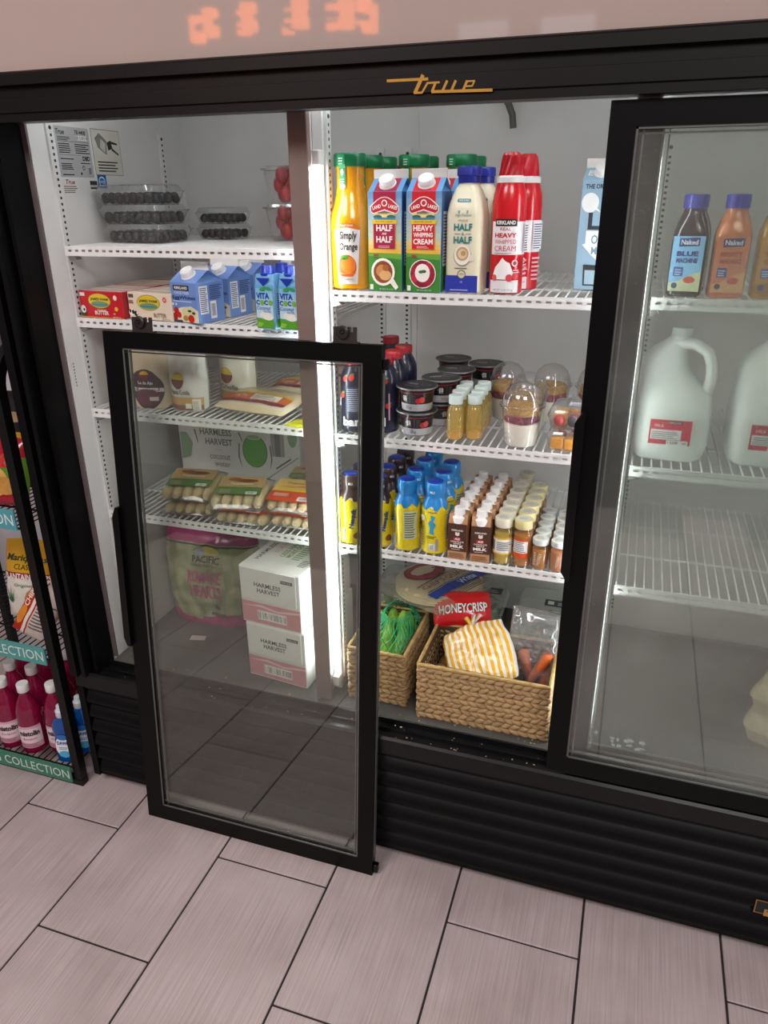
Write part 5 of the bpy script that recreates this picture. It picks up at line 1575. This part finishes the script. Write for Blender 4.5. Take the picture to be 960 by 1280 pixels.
# ---- flatbread pack lying across the baskets
t = thing('flatbread_pack', 'large clear pack of white flatbreads lying over the boxes behind the baskets', 'bread pack', (-.327, .19, zf + .203), rot=eul(-94, 0, 62))
t.location = (-.317, .322, zf + .204)
g = G()
for k in range(4):
    rg = []
    for r, yy in ((.112, 0), (.120, -.0015), (.120, -.0045), (.112, -.006)):
        rg.append([(r * math.cos(a), yy + .011 - .0062 * k, .13 + r * math.sin(a)) for a in [2 * math.pi * j / 36 for j in range(36)]])
    gk = G().loft(rg)
    obj('flatbread', gk, mat('flatbread_cream', '#d6c6a0', .7, var=.08, scale=20), t, 50)
S = bag(t, .290, .270, .040, None, clear('bread_film', '#f8f7f2', .12, '#e0dccb', .12, edge=.8), 'film', 22, 51, .005)
f = Decal(lambda u, v, e: S(u, v, e + .0012), step=.012, eps=.0003)
f.ell(.0, .185, .062, .055, '#7d2a32', 28).ell(.0, .185, .056, .049, '#93343c', 28).ell(.0, .19, .042, .026, '#cfc4ae', 20)
f.rect(-.09, .126, .145, .129, '#1c1a1a').text("CHEF'S QUALITY", .015, .106, .023, '#7d3236', w=.20).rect(-.09, .083, .145, .086, '#1c1a1a').rect(-.10, .046, .145, .079, '#1f3f9a').text('White', .04, .0625, .022, '#e6e9f2', w=.062, bold=.02).lines(-.06, .018, .12, .038, 3, '#6a5f58')
f.build('print', t)

# ================================================================== RIGHT BAY BEHIND THE MISTED DOOR
r1, r2, r3 = SH['r1'] + .0004, SH['r2'] + .0004, SH['r3'] + .0004
def smoothie(label, loc, rz, juice, labc, lab2, words):
    t = thing('smoothie_bottle', label, 'juice bottle', loc, rz, 'blue-capped smoothie bottles')
    obj('bottle', sq_bottle([(.027, 0, 4), (.0305, .004, 4), (.0305, .100, 4), (.029, .113, 3.5), (.0235, .132, 2.5), (.0185, .142, 2), (.0180, .150, 2)]), mat('smoothie_' + juice[1:], juice, .2, var=.1, coat=.5), t, 40)
    obj('cap', G().lathe([(.0195, .149), (.0205, .150), (.0205, .169), (.0190, .172)], 24), mat('violet_cap', '#2b2f9e', .35), t, 40)
    f = Decal(front(-.0308), step=.3)
    f.rect(-.0265, .010, .0265, .104, labc).poly([(-.0265, .010), (.0265, .010), (.0265, .045), (.010, .040), (-.01, .028), (-.0265, .024)], lab2).poly([(-.016, .086), (.018, .088), (.018, .102), (-.016, .100)], '#2a2a72').text('Naked', .001, .094, .0085, '#e9ecf4', w=.028, bold=.02)
    for i, wd in enumerate(words):
        f.text(wd, .0, .0745 - i * .0115, .0085, '#1f2f7a' if juice[1] < '9' else '#a83a20', w=.036, bold=.05)
    f.rect(-.020, .036, -.004, .052, '#2f4a9a').lines(-.018, .038, -.006, .050, 3, '#b8d0e6').ell(.008, .030, .010, .006, '#c9503a').ell(-.016, .020, .005, .005, '#2a3468')
    f.build('label_print', t)
    return t
smoothie('dark purple smoothie bottle with light blue label behind the misted door', (.0765, .150, r1), -6, '#2a1722', '#7fb8e0', '#c9cfa8', ['BLUE', 'MACHINE'])
smoothie('orange-pink smoothie bottle beside the purple one', (.1455, .147, r1), 0, '#c9744a', '#cf7a56', '#d8a06a', ['MIGHTY', 'MANGO'])
smoothie('amber smoothie bottle at the right edge of the picture', (.2165, .147, r1), 0, '#b07a1a', '#c28a2a', '#9a6a1a', ['TROPICAL', 'GUAVA'])
smoothie('second dark purple smoothie bottle standing behind the first', (.083, .222, r1), 5, '#2a1722', '#7fb8e0', '#c9cfa8', ['BLUE', 'MACHINE'])
# ---- gallon milk jugs
M_jug = mat('milk_jug', '#e4e7e4', .35, var=.02, scale=6)
def jug(label, loc, rz):
    t = thing('milk_jug', label, 'milk jug', loc, rz, 'gallon milk jugs')
    n = 32
    g = G()
    def rg(z, rx, ry, cx, cy, p):
        return ring(cx, cy, z, rx, ry, n, p)
    g.loft([rg(.0, .060, .060, 0, 0, 4), rg(.006, .068, .068, 0, 0, 4), rg(.03, .074, .074, 0, 0, 4), rg(.110, .074, .074, 0, 0, 4), rg(.130, .071, .071, -.002, .002, 3.6), rg(.150, .060, .062, -.013, .010, 3.2), rg(.170, .051, .056, -.022, .014, 3), rg(.195, .043, .052, -.024, .014, 2.6), rg(.215, .034, .040, -.016, .010, 2.3), rg(.232, .022, .024, -.004, .004, 2), rg(.243, .0185, .0185, 0, 0, 2)])
    obj('jug', g, M_jug, t, 60)
    h = G()
    path = [(-.005, -.008, .226), (.025, -.018, .228), (.050, -.024, .214), (.060, -.026, .190), (.062, -.027, .160), (.058, -.024, .130), (.045, -.018, .112)]
    rings = []
    for i, p in enumerate(path):
        a = Vector(path[min(i + 1, 6)]) - Vector(path[max(i - 1, 0)])
        a.normalize()
        s1 = a.cross(Vector((0, 1, 0))).normalized()
        s2 = a.cross(s1)
        rings.append([Vector(p) + s1 * .011 * math.cos(2 * math.pi * k / 10) + s2 * .016 * math.sin(2 * math.pi * k / 10) for k in range(10)])
    h.loft(rings)
    obj('handle', h, M_jug, t, 60)
    obj('cap', G().lathe([(.0195, .240), (.0200, .241), (.0200, .253), (.0185, .256)], 20), mat('jug_cap_pale', '#cfd4d4', .35), t, 40)
    f = Decal(front(-.0742), step=.3)
    f.rect(-.040, .038, .038, .088, '#c22a40').rect(-.037, .048, .020, .068, '#dcdcdc').lines(-.034, .050, .016, .066, 4, '#8a8a8e').rect(-.006, .080, .020, .086, '#3a2226').text('KIRKLAND', .007, .083, .004, '#efe6e6', w=.022).text('MILK', -.022, .076, .006, '#f2dede', w=.018).rect(-.006, .038, .034, .047, '#e6e4e4').bars(-.004, .039, .032, .046, 16)
    f.build('label_print', t)
    return t
jg = jug('white gallon milk jug with red label, nearer the door edge', (.090, .213, r2), 0)
dup(jg, (.272, .225, r2), 2, 'white gallon milk jug cut off by the picture edge', 'gallon milk jugs')
# ---- paper-pulp egg cartons
M_pulp = mat('paper_pulp', '#b8a888', .85, var=.12, scale=80, bump=.4)
for i, s_ in enumerate(('lower', 'upper')):
    t = thing('egg_carton', f'beige pulp egg carton on the right bay floor, {s_} of two', 'egg carton', (.448 + .012 * i, .32 + .012 * i, zf + i * .0715), 66 - 4 * i, 'pulp egg cartons')
    w, d_ = .29, .105
    b = G().loft([ring(0, 0, 0, w / 2 * .94, d_ / 2 * .86, 28, 7), ring(0, 0, .034, w / 2, d_ / 2, 28, 7), ring(0, 0, .036, w / 2 + .004, d_ / 2 + .004, 28, 7)])
    obj('tray', b, M_pulp, t, 40)
    l = G().loft([ring(0, 0, .0362, w / 2 + .004, d_ / 2 + .004, 28, 7), ring(0, 0, .039, w / 2 + .003, d_ / 2 + .003, 28, 7), ring(0, 0, .062, w / 2 * .95, d_ / 2 * .84, 28, 7), ring(0, 0, .070, w / 2 * .90, d_ / 2 * .74, 28, 7)])
    obj('lid', l, M_pulp, t, 40)
    k = Decal(flat((0, 0, .0702), (1, 0, 0), (0, 1, 0)), step=.4)
    k.text('LARGE EGGS', 0, .010, .018, '#4a4236', w=.15, bold=.02).lines(-.09, -.024, .09, -.006, 3, '#6a6050').build('print', t)
    sd = Decal(flat((0, -d_ / 2 * .92 - .0006, .050), (1, 0, 0), (0, .25, 1)), step=.4)
    sd.text('CAGE FREE GRADE A', 0, .0, .008, '#3a3428', w=.16).build('side_print', t)

# ================================================================== SNACK RACK BESIDE THE COOLER
rx0, rx1, ry0, ry1 = -1.96, -1.372, -.062, .34
M_rack = mat('rack_black', '#0a0a0b', .45, var=.1, spec=.3)
rack = thing('display_rack', 'black metal display rack with teal shelf strips left of the cooler', 'rack', ((rx0 + rx1) / 2, .14, 0))
ox, oy = (rx0 + rx1) / 2, .14
def rk(name, g, m, label=None, ang=35):
    g.v = [(p[0] - ox, p[1] - oy, p[2]) for p in g.v]
    return obj(name, g, m, rack, ang, label=label)
for x in (rx1 - .014, rx0 + .014):
    g = G()
    pts = [(x, ry0 + .014, .0)]
    top = 1.165
    R_ = (ry1 - ry0) / 2 - .014
    pts.append((x, ry0 + .014, top))
    for i in range(1, 8):
        a = math.pi - math.pi / 2 * i / 8
        pts.append((x, ry0 + .014 + .1 + .1 * math.cos(a), top + .1 * math.sin(a)))
    pts.append((x, ry0 + .114, top + .1))
    pts.append((x, ry1 - .114, top + .1))
    for i in range(1, 8):
        a = math.pi / 2 - math.pi / 2 * i / 8
        pts.append((x, ry1 - .114 + .1 * math.cos(a), top + .1 * math.sin(a)))
    pts.append((x, ry1 - .014, top))
    pts.append((x, ry1 - .014, .0))
    rings = []
    for i, p in enumerate(pts):
        d_ = (Vector(pts[min(i + 1, len(pts) - 1)]) - Vector(pts[max(i - 1, 0)])).normalized()
        s2 = Vector((1, 0, 0))
        s1 = d_.cross(s2).normalized()
        rings.append([Vector(p) + s1 * a_ * .0125 + s2 * b_ * .0125 for a_, b_ in ((-1, -1), (1, -1), (1, 1), (-1, 1))])
    g.loft(rings)
    rk('side_hoop', g, M_rack)
rk('base_rail', G().box(rx0, ry0, .002, rx1, ry0 + .022, .02), M_rack)
SZ = (.060, .432, .822)
for z in SZ:
    g = G()
    for i in range(26):
        x = rx0 + .03 + (rx1 - rx0 - .06) * i / 25
        g.tube([(x, ry0 + .012, z - .003), (x, ry1 - .012, z - .003)], .0018, 5)
    for y in (ry0 + .012, .06, .2, ry1 - .014):
        g.tube([(rx0 + .014, y, z - .0075), (rx1 - .014, y, z - .0075)], .003, 6)
    rk('shelf_grid', g, M_rack)
teal = ['#3f7f66', '#4f9a97', '#4f9aa5']
for i, (z, wd) in enumerate(zip((.012, .418, .818), ('AN INSPIRING COLLECTION', 'AN INSPIRING COLLECTION', 'AN INSPIRING COLLECTION'))):
    rk('shelf_strip', G().box(rx0 + .03, ry0 - .006, z, rx1 - .029, ry0 - .002, z + .054), mat('teal_strip_%d' % i, teal[i], .5))
    f = Decal(lambda a, b, e: (a - ox, ry0 - .006 - e - oy, b), step=.5)
    f.text(wd, rx1 - .036, z + .027, .030, '#d9e6e0', w=.49, align='r')
    f.build('strip_lettering', rack)
rk('back_panel', G().box(rx0 + .02, ry1 - .004, .05, rx1 - .02, ry1, 1.23), mat('rack_back_white', '#c9c6ca', .6))
hd = G().box(rx0 + .03, .17, 1.27, rx1 - .01, .18, 1.42)
rk('header_card', hd, mat('teal_strip_2', teal[2], .5))
d = Decal(lambda a, b, e: (a - ox, .17 - e - oy, b), step=.5)
d.text('SELECT', rx1 - .03, 1.31, .05, '#d9e6e0', w=.3, align='r').rect(rx1 - .3, 1.35, rx1 - .012, 1.42, '#b98a72')
d.build('header_print', rack)
# ---- pink bottles and blue soap on the rack base
zb = SZ[0] + .0005
PP = [(.033, 0), (.0355, .003), (.036, .012), (.036, .125), (.034, .145), (.026, .170), (.017, .188), (.0145, .196), (.0145, .203)]
t = lathe_thing('cleaner_bottle', 'x', 'bottle', (0, 0, zb), PP, clear('magenta_liquid', '#e86aa0', .55, '#a3154f', .06, edge=.6), [(.0165, .202), (.0172, .203), (.0172, .226), (.016, .228)], M_wcap, 'pink bottles on the rack', n=20)
f = Decal(cyl(.036, .036, 22), step=.006, eps=.0003, base=.0006)
f.rect(-.032, .022, .040, .098, '#d9a9b8').rect(-.032, .040, .040, .090, '#e6d3d8').text('mistolin', .004, .074, .018, '#3a1a24', w=.058, bold=.05).text('Bouquet', .004, .054, .010, '#b8284a', w=.04, shear=.3).lines(-.024, .026, .032, .040, 3, '#a8607a')
f.build('label_print', t)
ps = [(-1.566, -.014), (-1.488, .012), (-1.645, -.015), (-1.606, .064), (-1.527, .086), (-1.685, .062), (-1.440, .100), (-1.640, .142), (-1.560, .164), (-1.475, .178), (-1.725, -.012), (-1.72, .142)]
pl = ['front row, fully in view at the left', 'front row, next to the blue soap', 'front row, cut by the picture edge', 'second row, in the middle', 'second row, behind the one by the soap', 'second row, leftmost', 'second row, seen right of the rack post', 'third row, left', 'third row, middle', 'third row, right', 'front row, outside the picture edge', 'third row, leftmost']
row(t, [(x, y, zb) for x, y in ps], ['pink cleaner bottle with white cap, ' + s for s in pl], 'pink bottles on the rack', None)
def soap(label, loc, rz):
    t = thing('dish_soap_bottle', label, 'soap bottle', loc, rz, 'blue dish soap bottles')
    pr = [(.028, .016, 0), (.034, .020, .004), (.035, .021, .05), (.031, .019, .085), (.034, .020, .115), (.030, .018, .138), (.016, .013, .152), (.0125, .0125, .158)]
    obj('bottle', G().loft([ring(0, 0, z, a, b, 24, 2.6) for a, b, z in pr]), clear('blue_soap', '#3f9ae6', .6, '#0f5fb8', .06, edge=.6), t, 40)
    obj('cap', G().lathe([(.0150, .157), (.0155, .158), (.0155, .176), (.0115, .180), (.0100, .192), (.007, .194)], 18), mat('frosted_cap', '#cfd8de', .35), t, 40)
    f = Decal(front(-.0218), step=.3)
    f.ell(0, .060, .024, .038, '#e9eef2', 20).ell(0, .094, .016, .010, '#2f6fb8').text('DAWN', 0, .074, .012, '#1f3f8a', w=.036, bold=.05).ell(0, .035, .018, .012, '#4fb0d8').lines(-.014, .052, .014, .062, 2, '#5a8ab8')
    f.build('label_print', t)
    return t
sp0 = soap('blue dish soap bottle, in front of the pink bottles', (-1.437, -.022, zb), 14)
dup(sp0, (-1.409, .022, zb), 30, 'blue dish soap bottle right of the rack post', 'blue dish soap bottles')
sp0.location = (-1.430, -.028, zb)
# ---- snack bags
zs = SZ[1] + .0005
def chips(label, loc, rot, kind, w, h):
    t = thing('snack_bag', label, 'snack bag', loc, rot=rot)
    if kind == 'plantain':
        S = bag(t, w, h, .06, lambda u, v, s: '#d9a520' if v > .60 else ('#a02034' if v > .52 else '#e3ddd2'), M_gloss, 'bag', 20, 3, .005)
        f = Decal(lambda u, v, e: S(u, v, e + .001), step=.01, eps=.0003)
        f.text('Mariquitas', 0, h * .78, .026, '#2f4a1f', w=w * .8, shear=.3, bold=.02).text('CLASSIC', .0, h * .68, .016, '#3a4a24', w=w * .45, shear=.2).text('PLANTAIN CHIPS', 0, h * .56, .018, '#f0e4d8', w=w * .9, bold=.03).ell(.025, h * .24, .035, .045, '#b8863a').ell(.02, h * .22, .022, .03, '#d0a050').text('Original', -.01, h * .45, .012, '#2f6a3a', w=.06, shear=.3)
        for a in range(5):
            f.poly([(-w * .33, h * .22), (-w * .33 + .03 * math.cos(R(30 + a * 30)), h * .22 + .055 * math.sin(R(30 + a * 30))), (-w * .33 + .006, h * .22 + .005)], '#2f6a3a')
    elif kind == 'red':
        S = bag(t, w, h, .05, lambda u, v, s: '#b8321f' if u < -.45 else ('#e6ded6' if u < -.3 else ('#b02a1c' if u < -.2 else '#cfc0b6')), M_gloss, 'bag', 22, 6, .006)
        f = Decal(lambda u, v, e: S(u, v, e + .001), step=.01, eps=.0003)
        f.lines(-w * .05, h * .2, w * .42, h * .72, 9, '#6a5a58').rect(-w * .12, h * .8, -w * .04, h * .84, '#1c1818').text('CHIPS', -w * .36, h * .7, .016, '#f0d8c0', w=.06, rot=90, bold=.03).ell(-w * .36, h * .35, .012, .03, '#d8842a')
    elif kind == 'green':
        S = bag(t, w, h, .05, lambda u, v, s: '#a81e2c' if v > .72 or v < .16 else '#5f8a2a', M_gloss, 'bag', 18, 8, .006)
        f = Decal(lambda u, v, e: S(u, v, e + .001), step=.01, eps=.0003)
        f.text('Tumbos', 0, h * .66, .035, '#c8202c', w=w * .85, bold=.06).ell(-.01, h * .36, .04, .04, '#d8a65a').ell(.02, h * .3, .03, .025, '#c9924a')
    else:
        S = bag(t, w, h, .045, lambda u, v, s: '#1c1a1a' if not (.45 < v < .58) else '#c9962a', M_gloss, 'bag', 14, 9, .006)
        f = Decal(lambda u, v, e: S(u, v, e + .001), step=.01, eps=.0003)
        f.text('Food', .02, h * .51, .018, '#1c1a1a', w=.05, bold=.04).ell(0, h * .28, .03, .022, '#8a6a52').ell(.02, h * .75, .02, .015, '#a88a6a')
    f.build('print', t)
    return t
chips('yellow and white plantain chip bag leaning on the rack back', (-1.585, .10, zs), (R(-12), 0, R(6)), 'plantain', .17, .245)
chips('second plantain chip bag, seen right of the rack post', (-1.438, .155, zs), (R(-10), 0, R(10)), 'plantain', .15, .245)
chips('red snack bag lying tilted in front of the plantain chips', (-1.535, .015, zs + .004), (R(-20), R(28), R(10)), 'red', .105, .165)
chips('red snack bag at the right end of the middle shelf', (-1.404, .065, zs + .002), (R(-12), R(10), R(14)), 'red', .075, .15)
zt = SZ[2] + .0005
chips('red and green snack bag on the upper shelf left of the post', (-1.545, .05, zt), (R(-14), 0, R(5)), 'green', .15, .185)
chips('red and green snack bag on the upper shelf right of the post', (-1.425, .09, zt), (R(-12), 0, R(12)), 'green', .07, .185)
chips('black snack bag at the back of the upper shelf', (-1.455, .185, zt), (R(-6), 0, R(8)), 'black', .14, .29)
chips('black snack bag farther left at the back', (-1.61, .185, zt), (R(-6), 0, R(0)), 'black', .14, .27)

# ================================================================== PENDANT LAMP REFLECTED IN THE SIGN PANEL
ch = thing('pendant_lamp', 'round pendant lamp of amber glass shades behind the viewer, reflected in the sign', 'lamp', (-1.62, -2.2, 2.25))
obj('ring', G().loft([ring(0, 0, .0, .42, .22, 40), ring(0, 0, .02, .42, .22, 40), ring(0, 0, .02, .39, .19, 40), ring(0, 0, .0, .39, .19, 40), ring(0, 0, .0, .42, .22, 40)], (0, 0)), M_rack, ch, 40)
obj('cord', G().tube([(0, 0, .02), (0, 0, 1.05)], .006, 8), M_rack, ch)
obj('spokes', G().tube([(-.40, 0, .015), (.40, 0, .015)], .006, 6).tube([(0, -.2, .015), (0, .2, .015)], .006, 6), M_rack, ch)
for k in range(11):
    a = 2 * math.pi * k / 11
    sh = G().lathe([(.030, .0), (.036, .002), (.036, .10), (.034, .10)], 14, .405 * math.cos(a), .205 * math.sin(a), (1, 0))
    sh.v = [(p[0], p[1], p[2] - .04 + (.05 if math.sin(a) < 0 else 0)) for p in sh.v]
    obj('amber_shade', sh, glow('amber_glow', '#ff7a1e', 9.0), ch, 40)
